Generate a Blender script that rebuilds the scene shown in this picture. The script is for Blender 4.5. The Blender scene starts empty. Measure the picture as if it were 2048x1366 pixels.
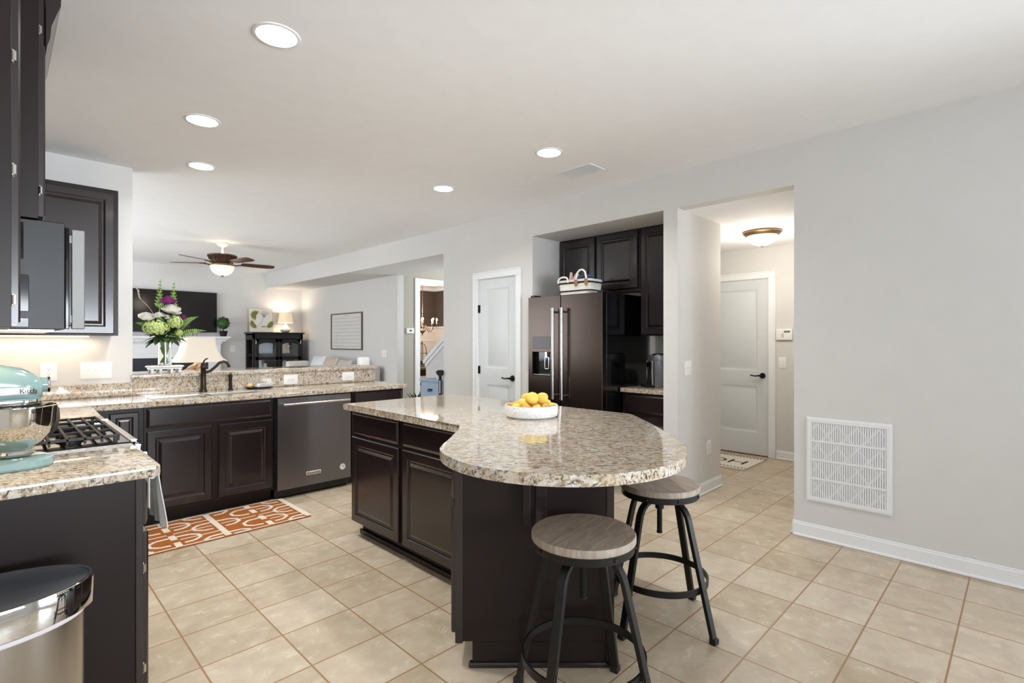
import bpy, bmesh, math, random
from mathutils import Vector, Matrix
random.seed(7)
S = bpy.context.scene
C = S.collection
PI = math.pi
R = math.radians

# ---------------------------------------------------------------- camera
cam = bpy.data.cameras.new('camera'); co = bpy.data.objects.new('camera', cam); C.objects.link(co)
cam.sensor_width = 36; cam.lens = 36*1030/2048; cam.clip_start = .05; cam.clip_end = 100
co.location = (0, 0, 1.345); co.rotation_euler = (R(90), 0, R(44.9-90))
S.camera = co
# ---------------------------------------------------------------- world
w = bpy.data.worlds.new('world'); S.world = w; w.use_nodes = True
w.node_tree.nodes['Background'].inputs[0].default_value = (.85, .92, 1, 1)
w.node_tree.nodes['Background'].inputs[1].default_value = 2.0
S.view_settings.view_transform = 'Standard'; S.view_settings.look = 'None'
S.view_settings.exposure = 0.12; S.view_settings.gamma = 1; S.view_settings.use_curve_mapping = False
# ---------------------------------------------------------------- daylight through the windows, added fill lamps and ceiling lamps
def area(name, loc, rot, sx, sy, e, col=(1, 1, 1), shape='RECTANGLE', spread=PI):
    l = bpy.data.lights.new(name, 'AREA'); l.shape = shape; l.size = sx
    if shape == 'RECTANGLE': l.size_y = sy
    l.energy = e; l.color = col; l.spread = spread
    o = bpy.data.objects.new(name, l); o.location = loc; o.rotation_euler = rot; C.objects.link(o); return o
DAY = (.86, .925, 1)
area('daylight_rear', (1.3, -6.2, 1.2), (R(99), 0, 0), 3.6, 1.7, 135, DAY, spread=R(80))
area('daylight_left', (-1.96, -1.1, 1.5), (R(100), 0, R(-90)), 2.4, 1.7, 16, DAY)
area('fill_right', (6.6, -4.9, 1.1), (R(106), 0, R(40)), 2.4, 1.9, 95, DAY, spread=R(80))  # added fill lamp, beamed in to lift the left ceiling and cabinets
area('daylight_living', (-1.56, 8.2, 1.5), (R(112), 0, R(-90)), 3.6, 1.8, 120, DAY)
area('fill_foyer', (6.3, 6.2, 1.7), (R(90), 0, R(90)), 1.2, 1.8, 36, DAY)  # fill lamp added inside the foyer; the wall behind has no window
WARM = (1, .87, .70)
CAN = (1, .985, .96)
CANS = [(.906, 2.419), (.924, 3.681), (1.158, 4.641), (2.887, 2.491), (2.887, 3.76)]
CAN_W = 13
for k, (cx, cy) in enumerate(CANS): area('downlight_glow', (cx, cy, 2.728), (0, 0, 0), .15, 0, CAN_W*(1.15, 1.0, .42, 1.05, .7)[k], CAN, 'DISK', R(142))
def point(name, loc, e, r=.05, col=WARM):
    l = bpy.data.lights.new(name, 'POINT'); l.energy = e; l.shadow_soft_size = r; l.color = col
    o = bpy.data.objects.new(name, l); o.location = loc; C.objects.link(o); return o

# ---------------------------------------------------------------- materials
def lin(c):
    return tuple(((v/255)/12.92 if v/255 <= .04045 else ((v/255+.055)/1.055)**2.4) for v in c)
def mat(name, col, rough=.5, metal=0, bump=0, bscale=60, coat=0, emit=None, es=0, trans=0, var=0, vscale=8, spec=.5, aniso=None, ior=1.45, alpha=1):
    m = bpy.data.materials.new(name); m.use_nodes = True; nt = m.node_tree; b = nt.nodes['Principled BSDF']
    col = lin(col)
    b.inputs['Base Color'].default_value = (*col, 1); b.inputs['Roughness'].default_value = rough
    b.inputs['Metallic'].default_value = metal; b.inputs['Coat Weight'].default_value = coat; b.inputs['Coat Roughness'].default_value = .12
    b.inputs['Specular IOR Level'].default_value = spec; b.inputs['Transmission Weight'].default_value = trans; b.inputs['IOR'].default_value = ior
    b.inputs['Alpha'].default_value = alpha
    if emit: b.inputs['Emission Color'].default_value = (*lin(emit), 1); b.inputs['Emission Strength'].default_value = es
    tc = nt.nodes.new('ShaderNodeTexCoord'); mp = nt.nodes.new('ShaderNodeMapping'); nt.links.new(tc.outputs['Object'], mp.inputs[0])
    if aniso: mp.inputs['Scale'].default_value = aniso
    n = nt.nodes.new('ShaderNodeTexNoise'); n.inputs['Scale'].default_value = vscale; n.inputs['Detail'].default_value = 5
    nt.links.new(mp.outputs[0], n.inputs[0])
    v = max(var, .03)
    mx = nt.nodes.new('ShaderNodeMix'); mx.data_type = 'RGBA'
    mx.inputs[6].default_value = (*[c*(1-v) for c in col], 1); mx.inputs[7].default_value = (*[min(1, c*(1+v)) for c in col], 1)
    nt.links.new(n.outputs[0], mx.inputs[0]); nt.links.new(mx.outputs[2], b.inputs['Base Color'])
    if bump:
        n2 = nt.nodes.new('ShaderNodeTexNoise'); n2.inputs['Scale'].default_value = bscale; n2.inputs['Detail'].default_value = 3
        nt.links.new(mp.outputs[0], n2.inputs[0])
        bp = nt.nodes.new('ShaderNodeBump'); bp.inputs['Strength'].default_value = bump; bp.inputs['Distance'].default_value = .002
        nt.links.new(n2.outputs[0], bp.inputs['Height']); nt.links.new(bp.outputs[0], b.inputs['Normal'])
    return m
def ramp(nt, src, stops):
    r = nt.nodes.new('ShaderNodeValToRGB'); e = r.color_ramp.elements
    while len(e) < len(stops): e.new(.5)
    for i, (p, c) in enumerate(stops):
        e[i].position = p; e[i].color = (*(c if isinstance(c, tuple) else (c, c, c)), 1)
    nt.links.new(src, r.inputs[0]); return r.outputs[0]
def mixc(nt, fac, a, b):
    m = nt.nodes.new('ShaderNodeMix'); m.data_type = 'RGBA'
    for i, v in ((0, fac), (6, a), (7, b)):
        if isinstance(v, tuple): m.inputs[i].default_value = (*v, 1)
        elif isinstance(v, (int, float)): m.inputs[i].default_value = v
        else: nt.links.new(v, m.inputs[i])
    return m.outputs[2]
def noise(nt, vec, s, d=4, rough=.5, dist=0):
    n = nt.nodes.new('ShaderNodeTexNoise'); n.inputs['Scale'].default_value = s; n.inputs['Detail'].default_value = d
    n.inputs['Roughness'].default_value = rough; n.inputs['Distortion'].default_value = dist; nt.links.new(vec, n.inputs[0]); return n.outputs[0]
def mapping(nt, scale=(1, 1, 1), rot=(0, 0, 0), loc=(0, 0, 0), coord='Object'):
    tc = nt.nodes.new('ShaderNodeTexCoord'); mp = nt.nodes.new('ShaderNodeMapping'); nt.links.new(tc.outputs[coord], mp.inputs[0])
    mp.inputs['Scale'].default_value = scale; mp.inputs['Rotation'].default_value = rot; mp.inputs['Location'].default_value = loc; return mp.outputs[0]

def granite():
    m = bpy.data.materials.new('granite'); m.use_nodes = True; nt = m.node_tree; b = nt.nodes['Principled BSDF']
    v = mapping(nt, (1, 1, 1), (0, 0, R(50)))
    mp2 = nt.nodes.new('ShaderNodeMapping'); mp2.inputs['Scale'].default_value = (1.0, 2.5, 1.5); nt.links.new(v, mp2.inputs[0]); vs = mp2.outputs[0]
    base = ramp(nt, noise(nt, v, 14, 5, .6), [(.35, lin((200, 184, 158))), (.5, lin((207, 196, 177))), (.66, lin((214, 208, 198)))])
    tan = ramp(nt, noise(nt, vs, 24, 6, .65, .8), [(.50, 0), (.62, 1)])
    c = mixc(nt, tan, base, lin((158, 136, 108)))
    grey = ramp(nt, noise(nt, vs, 40, 4, .6, .4), [(.56, 0), (.66, .9)])
    c = mixc(nt, grey, c, lin((150, 143, 134)))
    dark = ramp(nt, noise(nt, vs, 38, 7, .72, 1.0), [(.525, 0), (.60, 1)])
    c = mixc(nt, dark, c, lin((88, 70, 54)))
    wht = ramp(nt, noise(nt, v, 60, 3, .5), [(.62, 0), (.72, .7)])
    c = mixc(nt, wht, c, lin((236, 232, 224)))
    nt.links.new(c, b.inputs['Base Color']); b.inputs['Roughness'].default_value = .07; b.inputs['Specular IOR Level'].default_value = .75
    return m
def tiles():
    m = bpy.data.materials.new('floor_tile'); m.use_nodes = True; nt = m.node_tree; b = nt.nodes['Principled BSDF']
    v = mapping(nt, loc=(-.600, -.224, 0))
    br = nt.nodes.new('ShaderNodeTexBrick'); nt.links.new(v, br.inputs[0]); br.offset = 0; br.squash = 1
    br.inputs['Scale'].default_value = 1; br.inputs['Brick Width'].default_value = .3283; br.inputs['Row Height'].default_value = .3121
    br.inputs['Mortar Size'].default_value = .0042; br.inputs['Mortar Smooth'].default_value = .3; br.inputs['Bias'].default_value = 0
    br.inputs['Color1'].default_value = (0, 0, 0, 1); br.inputs['Color2'].default_value = (1, 1, 1, 1); br.inputs['Mortar'].default_value = (.5, .5, .5, 1)
    v2 = mapping(nt)
    cloud = ramp(nt, noise(nt, v2, 7, 6, .65, .3), [(.3, lin((180, 161, 134))), (.5, lin((196, 178, 151))), (.7, lin((207, 192, 167)))])
    cloud = mixc(nt, .12, cloud, br.outputs['Color'])
    n1 = noise(nt, v2, 5.5, 7, .6, 1.0)
    vein = ramp(nt, n1, [(.47, 0), (.497, 1), (.503, 1), (.53, 0)])
    n3 = noise(nt, v2, 14, 3, .5); msk = ramp(nt, n3, [(.5, 0), (.62, .55)])
    mm = nt.nodes.new('ShaderNodeMath'); mm.operation = 'MULTIPLY'; nt.links.new(vein, mm.inputs[0]); nt.links.new(msk, mm.inputs[1])
    c = mixc(nt, mm.outputs[0], cloud, lin((222, 213, 196)))
    c = mixc(nt, br.outputs['Fac'], c, lin((158, 124, 84)))
    nt.links.new(c, b.inputs['Base Color'])
    b.inputs['Roughness'].default_value = .34; b.inputs['Specular IOR Level'].default_value = .4
    h = nt.nodes.new('ShaderNodeMath'); h.operation = 'SUBTRACT'; nt.links.new(noise(nt, v2, 22, 5, .6), h.inputs[0]); nt.links.new(br.outputs['Fac'], h.inputs[1])
    bp = nt.nodes.new('ShaderNodeBump'); bp.inputs['Strength'].default_value = .35; bp.inputs['Distance'].default_value = .003
    nt.links.new(h.outputs[0], bp.inputs['Height']); nt.links.new(bp.outputs[0], b.inputs['Normal'])
    return m
def wood(name, c1, c2, rough=.5, scale=(1, 14, 1), rot=0, s=7):
    m = bpy.data.materials.new(name); m.use_nodes = True; nt = m.node_tree; b = nt.nodes['Principled BSDF']
    v = mapping(nt, scale, (0, 0, rot))
    n = noise(nt, v, s, 7, .65, .8)
    c = ramp(nt, n, [(.32, lin(c1)), (.68, lin(c2))]); nt.links.new(c, b.inputs['Base Color']); b.inputs['Roughness'].default_value = rough
    return m
def mosaic():
    m = bpy.data.materials.new('pearl_mosaic'); m.use_nodes = True; nt = m.node_tree; b = nt.nodes['Principled BSDF']
    v = mapping(nt, (1, 1, 1.6))
    vo = nt.nodes.new('ShaderNodeTexVoronoi'); vo.feature = 'DISTANCE_TO_EDGE'; vo.inputs['Scale'].default_value = 58; nt.links.new(v, vo.inputs[0])
    c = ramp(nt, vo.outputs[0], [(.02, lin((196, 198, 202))), (.07, lin((244, 242, 238)))])
    nt.links.new(c, b.inputs['Base Color']); b.inputs['Roughness'].default_value = .3
    bp = nt.nodes.new('ShaderNodeBump'); bp.inputs['Strength'].default_value = .5; bp.inputs['Distance'].default_value = .002
    nt.links.new(c, bp.inputs['Height']); nt.links.new(bp.outputs[0], b.inputs['Normal']); return m

WALL = mat('wall_paint', (216, 214, 211), .75, bump=.05, bscale=180)
CEIL = mat('ceiling_paint', (247, 247, 248), .85, bump=.05, bscale=180)
BEIGE = mat('beige_wall_paint', (182, 175, 160), .75)
BROWN = mat('brown_wall_paint', (92, 78, 70), .7)
CREAM = mat('wainscot_paint', (228, 220, 214), .6)
TRIM = mat('white_trim_paint', (236, 237, 238), .35)
DOORP = mat('white_door_paint', (214, 218, 219), .4)
TILE = tiles(); GRAN = granite()
ESP = mat('espresso_wood', (34, 24, 26), .26, var=.35, vscale=14, aniso=(8, 8, .6), coat=.45, spec=.5)
ESPK = mat('espresso_panel', (33, 24, 23), .34, var=.15, vscale=3, spec=.3)
BLKF = mat('dark_interior', (14, 13, 14), .6)
STEEL = mat('stainless_steel', (205, 203, 198), .22, 1, var=.05, vscale=40)
BLKST = mat('black_stainless', (120, 116, 118), .34, .95, var=.06, vscale=6, aniso=(1, 1, 60), bump=.03, bscale=30)
FRST = mat('fridge_dark_stainless', (78, 68, 63), .26, 1, var=.06, vscale=6, aniso=(60, 60, 1), bump=.03, bscale=30)
CHROME = mat('chrome', (235, 235, 235), .05, 1)
POLISH = mat('polished_bowl_steel', (215, 212, 205), .07, 1)
BRONZE = mat('oil_rubbed_bronze', (58, 47, 41), .3, .7)
BLKMET = mat('black_metal', (36, 34, 33), .42, .5)
BLKGL = mat('black_gloss', (12, 12, 14), .08)
BLKPL = mat('black_plastic', (24, 24, 26), .4)
MINT = mat('mint_enamel', (136, 163, 160), .16, coat=.6)
WHT = mat('white_plastic', (240, 239, 236), .35)
WHTP = mat('white_painted_wood', (232, 231, 227), .5)
SLOT = mat('slot_dark', (70, 68, 66), .6)
SEAT = wood('weathered_oak', (138, 122, 108), (176, 162, 147), .55, (1.2, 9, 1), 0, 7)
CLOTH = mat('white_cloth', (240, 240, 240), .85, bump=.4, bscale=300)
GLASS = mat('clear_glass', (255, 255, 255), .02, trans=1)
def panemat():
    m = bpy.data.materials.new('window_glass'); m.use_nodes = True; nt = m.node_tree
    for n in list(nt.nodes): nt.nodes.remove(n)
    o = nt.nodes.new('ShaderNodeOutputMaterial'); t = nt.nodes.new('ShaderNodeBsdfTransparent'); g = nt.nodes.new('ShaderNodeBsdfGlossy'); g.inputs['Roughness'].default_value = .03
    mx = nt.nodes.new('ShaderNodeMixShader'); mx.inputs[0].default_value = .08
    nt.links.new(t.outputs[0], mx.inputs[1]); nt.links.new(g.outputs[0], mx.inputs[2]); nt.links.new(mx.outputs[0], o.inputs[0]); return m
PANE = panemat()
def glow(name, col, s):
    m = mat(name, (250, 245, 235), .4, emit=col, es=s); return m
LENS = glow('lit_lens', (255, 250, 240), 14)
GLOBE = glow('lit_frosted_globe', (255, 232, 196), .34)
SHADE = mat('lit_lampshade', (224, 210, 184), .8, emit=(255, 224, 178), es=.34)
SHADE2 = mat('lit_cream_shade', (234, 224, 208), .8, emit=(255, 228, 194), es=.1)
BULB = glow('lit_bulb', (255, 220, 170), 40)
GREEN = [mat('leaf_green', (62, 88, 44), .5, var=.3), mat('leaf_light', (122, 156, 66), .5, var=.25), mat('leaf_dark', (40, 62, 38), .45, var=.3)]
LIME = mat('lime_petals', (196, 212, 138), .7, var=.15, vscale=60, bump=.5, bscale=150)
WPET = mat('white_petals', (240, 236, 226), .6)
PURP = mat('purple_petals', (140, 48, 118), .6, var=.3, vscale=50)
LEMON = mat('lemon_skin', (230, 202, 92), .4, bump=.3, bscale=160, var=.08)
ORANGE = mat('orange_skin', (234, 152, 62), .4, bump=.3, bscale=160, var=.08)

# ---------------------------------------------------------------- mesh helpers
class MB:
    def __init__(s): s.bm = bmesh.new()
    def _v(s, co, M): return s.bm.verts.new(M @ Vector(co) if M else co)
    def box(s, x0, y0, z0, x1, y1, z1, b=0, M=None, seg=1):
        x0, x1 = min(x0, x1), max(x0, x1); y0, y1 = min(y0, y1), max(y0, y1); z0, z1 = min(z0, z1), max(z0, z1)
        v = [s._v((x, y, z), M) for x in (x0, x1) for y in (y0, y1) for z in (z0, z1)]
        f = [s.bm.faces.new([v[i] for i in q]) for q in ((0, 1, 3, 2), (4, 6, 7, 5), (0, 4, 5, 1), (2, 3, 7, 6), (0, 2, 6, 4), (1, 5, 7, 3))]
        if b:
            ed = list({e for q in f for e in q.edges})
            bmesh.ops.bevel(s.bm, geom=ed, offset=b, segments=seg, affect='EDGES', profile=.6)
        return s
    def loft(s, rings, cap=True, closed=False, M=None):
        rv = [[s._v(p, M) for p in r] for r in rings]
        n = len(rv[0]); m = len(rv)
        for i in range(m if closed else m-1):
            a, b = rv[i], rv[(i+1) % m]
            for j in range(n):
                k = (j+1) % n
                try: s.bm.faces.new((a[j], a[k], b[k], b[j]))
                except ValueError: pass
        if cap and not closed:
            s.bm.faces.new(list(reversed(rv[0]))); s.bm.faces.new(rv[-1])
        return s
    def cyl(s, p0, p1, r0, r1=None, n=20, M=None):
        r1 = r0 if r1 is None else r1
        p0, p1 = Vector(p0), Vector(p1); d = (p1-p0).normalized()
        u = d.orthogonal().normalized(); t = d.cross(u)
        return s.loft([[p + (u*math.cos(2*PI*i/n) + t*math.sin(2*PI*i/n))*r for i in range(n)] for p, r in ((p0, r0), (p1, r1))], M=M)
    def lathe(s, prof, n=32, c=(0, 0, 0), sx=1, sy=1, M=None, cap=True):
        return s.loft([[(c[0]+max(r, 1e-4)*sx*math.cos(2*PI*i/n), c[1]+max(r, 1e-4)*sy*math.sin(2*PI*i/n), c[2]+z) for i in range(n)] for r, z in prof], cap=cap, M=M)
    def sweep(s, pts, prof, up=(0, 0, 1), closed=False, M=None, cap=True, scale=None):
        pts = [Vector(p) for p in pts]; up = Vector(up); rings = []
        n = len(pts)
        for i, p in enumerate(pts):
            a = pts[(i-1) % n] if (closed or i > 0) else p; b = pts[(i+1) % n] if (closed or i < n-1) else p
            d = (b-a).normalized()
            u = up - d*up.dot(d)
            if u.length < 1e-4: u = d.orthogonal()
            u.normalize(); t = d.cross(u); k = scale[i] if scale else 1
            rings.append([p + t*x*k + u*y*k for x, y in prof])
        return s.loft(rings, closed=closed, M=M, cap=cap)
    def tube(s, pts, r, n=8, closed=False, M=None, up=(.13, .21, 1), scale=None):
        return s.sweep(pts, [(r*math.cos(2*PI*i/n), r*math.sin(2*PI*i/n)) for i in range(n)], up, closed, M, scale=scale)
    def prism(s, poly, z0, z1, b=0, M=None, seg=2):
        lo = [s._v((x, y, z0), M) for x, y in poly]; hi = [s._v((x, y, z1), M) for x, y in poly]
        n = len(poly); fs = [s.bm.faces.new(list(reversed(lo))), s.bm.faces.new(hi)]
        for i in range(n):
            k = (i+1) % n; fs.append(s.bm.faces.new((lo[i], lo[k], hi[k], hi[i])))
        if b:
            ed = list(set(fs[0].edges) | set(fs[1].edges))
            bmesh.ops.bevel(s.bm, geom=ed, offset=b, segments=seg, affect='EDGES', profile=.6)
        return s
    def ring(s, x0, x1, z0, z1, rings, M=None, fill=True):
        # nested rectangles in the XZ plane, front facing -y; rings = [(inset, y)]
        rr = []
        for i, y in rings:
            rr.append([s._v(p, M) for p in ((x0+i, y, z0+i), (x1-i, y, z0+i), (x1-i, y, z1-i), (x0+i, y, z1-i))])
        for a, b in zip(rr, rr[1:]):
            for j in range(4):
                k = (j+1) % 4; s.bm.faces.new((a[j], a[k], b[k], b[j]))
        if fill: s.bm.faces.new(rr[-1])
        return s
    def sph(s, c, r, sx=1, sy=1, sz=1, n=16, m=10, M=None, jit=0):
        prof = [(r*math.sin(PI*i/m), -r*math.cos(PI*i/m)*sz) for i in range(m+1)]
        b0 = len(s.bm.verts); s.lathe(prof, n, c, sx, sy, M, cap=True)
        if jit:
            s.bm.verts.ensure_lookup_table()
            for v in s.bm.verts[b0:]: v.co += Vector([random.uniform(-jit, jit) for _ in range(3)])
        return s
    def build(s, name, m, parent=None, loc=None, rz=0, sharp=35, bev=0):
        bmesh.ops.remove_doubles(s.bm, verts=s.bm.verts, dist=1e-6)
        bmesh.ops.recalc_face_normals(s.bm, faces=s.bm.faces)
        me = bpy.data.meshes.new(name); s.bm.to_mesh(me); s.bm.free()
        me.materials.append(m)
        for p in me.polygons: p.use_smooth = True
        me.set_sharp_from_angle(angle=R(sharp))
        o = bpy.data.objects.new(name, me); C.objects.link(o)
        if loc: o.location = loc
        if rz: o.rotation_euler.z = rz
        if parent: o.parent = parent
        return o
def tag(o, label=None, cat=None, group=None, kind=None):
    if label: o['label'] = label
    if cat: o['category'] = cat
    if group: o['group'] = group
    if kind: o['kind'] = kind
    return o
def thing(name, label, cat, loc=(0, 0, 0), rz=0, group=None):
    o = bpy.data.objects.new(name, None); o.empty_display_size = .1; C.objects.link(o); o.location = loc; o.rotation_euler.z = rz
    return tag(o, label, cat, group)
def struct(name, mb, m): return tag(mb.build(name, m), kind='structure')
def kids(o): return [c for c in bpy.data.objects if c.parent == o]
def copy_tree(o, parent=None):
    c = o.copy(); C.objects.link(c)
    if parent: c.parent = parent
    for k in kids(o): copy_tree(k, c)
    return c
def text(body, size, name, m, parent, M, ext=.0005, align='CENTER'):
    cu = bpy.data.curves.new('t', 'FONT'); cu.body = body; cu.size = size; cu.extrude = ext; cu.align_x = align; cu.align_y = 'CENTER'
    t = bpy.data.objects.new('t', cu); C.objects.link(t)
    me = bpy.data.meshes.new_from_object(t.evaluated_get(bpy.context.evaluated_depsgraph_get()))
    bpy.data.objects.remove(t); bpy.data.curves.remove(cu)
    me.transform(M); me.materials.clear(); me.materials.append(m)
    o = bpy.data.objects.new(name, me); C.objects.link(o)
    if parent: o.parent = parent
    return o
def leaf(mb, p, d, L, W, bend=.3, up=(0, 0, 1), n=6):
    p = Vector(p); d = Vector(d).normalized(); u = Vector(up); sd = d.cross(u)
    if sd.length < 1e-3: sd = d.orthogonal()
    sd.normalize(); nn = sd.cross(d)
    rows = []
    for i in range(n+1):
        t = i/n; wd = W*math.sin(PI*min(1, t*.93+.05))**.8/2
        c = p + d*L*t - nn*bend*L*t*t
        rows.append((mb.bm.verts.new(c-sd*wd+nn*wd*.25), mb.bm.verts.new(c), mb.bm.verts.new(c+sd*wd+nn*wd*.25)))
    for a, b in zip(rows, rows[1:]):
        mb.bm.faces.new((a[0], a[1], b[1], b[0])); mb.bm.faces.new((a[1], a[2], b[2], b[1]))
RX = lambda a: Matrix.Rotation(R(a), 4, 'X')
RY = lambda a: Matrix.Rotation(R(a), 4, 'Y')
RZ = lambda a: Matrix.Rotation(R(a), 4, 'Z')
T = lambda x, y, z: Matrix.Translation((x, y, z))

# ================================================================ THE ROOM
CZ = 2.741; WX = 3.943; WY = 5.10
struct('floor', MB().box(-2.3, -3.5, -.06, 8.4, 11.3, 0), TILE)
struct('ceiling', MB().box(-2.3, -3.5, CZ, 8.4, 11.3, CZ+.08), CEIL)
# right wall with hall opening, fridge alcove and closet door opening
m = MB(); t = .12
m.box(WX, -3.3, 0, WX+t, -2.7, CZ); m.box(WX, -2.7, 2.3, WX+t, -.6, CZ); m.box(WX, -2.7, 0, WX+t, -.6, .15); m.box(WX, -.6, 0, WX+t, 1.145, CZ); m.box(WX, 1.145, 2.44, WX+t, 2.016, CZ); m.box(WX, 2.016, 0, WX+t, 2.142, CZ)
m.box(WX, 2.142, 2.44, WX+t, 3.628, CZ); m.box(WX, 3.628, 0, WX+t, 3.862, CZ); m.box(WX, 3.862, 2.066, WX+t, 4.482, CZ); m.box(WX, 4.482, 0, WX+t, 5.134, CZ)
struct('wall_right', m, WALL)
m = MB(); m.box(WX+t, 2.016, 0, 4.78, 2.142, 2.5); m.box(4.70, 2.142, 0, 4.78, 3.74, 2.5); m.box(WX+t, 3.628, 0, 4.70, 3.74, 2.5)
struct('wall_alcove', m, WALL)
struct('ceiling_alcove', MB().box(WX+t, 2.142, 2.44, 4.70, 3.628, 2.5), WALL)
struct('ceiling_hall', MB().box(WX+t, 1.0, 2.44, 6.44, 2.016, 2.5).box(4.78, 2.016, 2.44, 6.44, 3.4, 2.5), CEIL)
m = MB(); m.box(WX+t, 1.025, 0, 6.32, 1.145, 2.44); m.box(4.78, 3.3, 0, 6.32, 3.4, 2.44)
m.box(6.32, 1.0, 0, 6.44, 2.10, 2.44); m.box(6.32, 2.93, 0, 6.44, 3.4, 2.44); m.box(6.32, 2.10, 2.085, 6.44, 2.93, 2.44)
struct('wall_hall', m, WALL)
struct('wall_back', MB().box(-.39, WY, 0, .782, WY+.12, CZ), WALL)
struct('wall_peninsula', MB().box(.782, WY, 0, 2.97, WY+.12, 1.045), WALL)
struct('wall_left', MB().box(-.39, 1.0, 0, -.27, WY, CZ).box(-2.1, 1.0, 0, -.39, 1.12, CZ), WALL)
# breakfast nook behind the camera: walls with window openings
m = MB(); m.box(-2.12, -3.2, 0, -2.0, 1.12, .7); m.box(-2.12, -3.2, 2.35, -2.0, 1.12, CZ); m.box(-2.12, -3.2, .7, -2.0, -2.3, 2.35); m.box(-2.12, .1, .7, -2.0, 1.12, 2.35)
struct('wall_nook', m, WALL)
m = MB(); m.box(-2.12, -3.32, 0, WX, -3.2, .7); m.box(-2.12, -3.32, 2.4, WX, -3.2, CZ); m.box(-2.12, -3.32, .7, -.4, -3.2, 2.4); m.box(3.0, -3.32, .7, WX, -3.2, 2.4)
struct('wall_rear', m, WALL)
# living room
m = MB(); m.box(-1.72, WY+.12, 0, -1.6, 11.05, .6); m.box(-1.72, WY+.12, 2.4, -1.6, 11.05, CZ); m.box(-1.72, WY+.12, .6, -1.6, 6.4, 2.4); m.box(-1.72, 10.0, .6, -1.6, 11.05, 2.4); m.box(-1.72, WY, 0, -.39, WY+.12, CZ)
struct('wall_living_left', m, WALL)
struct('wall_far', MB().box(-1.72, 11.05, 0, 4.66, 11.17, CZ), WALL)
struct('wall_living_right', MB().box(4.66, 7.3, 0, 4.78, 11.17, CZ), WALL)
struct('trim_soffit', MB().box(WX+.001, 5.134, 2.44, 4.80, 11.05, CZ), WALL)
m = MB(); m.box(4.78, 7.3, 0, 5.09, 7.42, CZ); m.box(5.09, 7.3, 2.33, 6.1, 7.42, CZ); m.box(6.1, 7.3, 0, 8.2, 7.42, CZ)
struct('wall_foyer', m, BEIGE)
m = MB(); m.box(WX+t, 5.014, 0, 6.5, 5.134, CZ); m.box(6.4, 5.134, 0, 6.5, 7.3, CZ)
struct('wall_foyer_side', m, WALL)
struct('wall_dining', MB().box(4.78, 11.05, 1.735, 8.2, 11.17, CZ).box(8.2, 7.3, 1.735, 8.32, 11.17, CZ), BROWN)
struct('wall_dining_wainscot', MB().box(4.78, 11.05, 0, 8.2, 11.17, 1.70).box(8.2, 7.3, 0, 8.32, 11.17, 1.70), CREAM)
m = MB(); m.box(4.78, 11.02, 1.70, 8.2, 11.17, 1.735); m.box(8.17, 7.42, 1.70, 8.32, 11.05, 1.735); m.box(4.78, 10.97, 2.655, 8.2, 11.05, CZ, .01); m.box(8.12, 7.42, 2.655, 8.2, 10.97, CZ, .01)
for z in (.9, 1.35): m.box(4.78, 11.035, z, 8.2, 11.05, z+.02)
struct('trim_dining', m, TRIM)
# windows (all behind or beside the camera, they light the room)
def window(idx, x0, x1, z0, z1, M, nx, nz):
    m = MB()
    m.box(x0-.08, -.02, z0-.08, x1+.08, .0, z0, M=M); m.box(x0-.08, -.02, z1, x1+.08, .0, z1+.08, M=M)
    m.box(x0-.08, -.02, z0, x0, 0, z1, M=M); m.box(x1, -.02, z0, x1+.08, 0, z1, M=M)
    f = MB()
    for i in range(nx+1):
        x = x0+(x1-x0)*i/nx; f.box(max(x-.03, x0), .04, z0, min(x+.03, x1), .08, z1, M=M)
    for i in range(nz+1):
        z = z0+(z1-z0)*i/nz; f.box(x0, .045, max(z-.025, z0), x1, .075, min(z+.025, z1), M=M)
    w = f.build('window_%d' % idx, TRIM); tag(w, kind='structure')
    m.build('window_casing', TRIM, w); MB().box(x0, .058, z0, x1, .062, z1, M=M).build('pane', PANE, w)
window(1, -.4, 3.0, .7, 2.4, T(0, -3.2, 0) @ Matrix.Diagonal((1, -1, 1, 1)), 4, 2)
window(2, -2.3, .1, .7, 2.35, T(-2.0, 0, 0) @ RZ(90), 3, 2)
window(3, 6.4, 10.0, .6, 2.4, T(-1.6, 0, 0) @ RZ(90), 4, 2)
window(4, -2.7, -.6, .15, 2.3, T(WX, 0, 0) @ Matrix(((0, 1, 0, 0), (1, 0, 0, 0), (0, 0, 1, 0), (0, 0, 0, 1))), 2, 1)  # unseen window, added as an opening for the right fill lamp
# baseboards
def bb(name, segs):
    m = MB()
    for (x0, y0, x1, y1, nx, ny) in segs:   # wall face line and outward normal
        d = .014
        m.box(min(x0, x1, x0+nx*d, x1+nx*d), min(y0, y1, y0+ny*d, y1+ny*d), 0, max(x0, x1, x0+nx*d, x1+nx*d), max(y0, y1, y0+ny*d, y1+ny*d), .088, .003)
        d = .009
        m.box(min(x0, x1, x0+nx*d, x1+nx*d), min(y0, y1, y0+ny*d, y1+ny*d), .085, max(x0, x1, x0+nx*d, x1+nx*d), max(y0, y1, y0+ny*d, y1+ny*d), .102, .003)
        d = .024
        m.box(min(x0, x1, x0+nx*d, x1+nx*d), min(y0, y1, y0+ny*d, y1+ny*d), 0, max(x0, x1, x0+nx*d, x1+nx*d), max(y0, y1, y0+ny*d, y1+ny*d), .018, .005)
    return struct(name, m, TRIM)
bb('baseboard_right', [(WX, -.5, WX, 1.15, -1, 0), (WX, 1.145, WX+.4, 1.145, 0, 1), (WX, 3.628, WX, 3.79, -1, 0), (WX, 4.555, WX, 5.134, -1, 0), (WX, 2.016, WX, 2.142, -1, 0)])
bb('baseboard_hall', [(WX, 2.016, 4.78, 2.016, 0, -1), (4.78, 2.0, 4.78, 3.3, 1, 0), (6.32, 1.145, 6.32, 2.02, -1, 0)])
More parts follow.
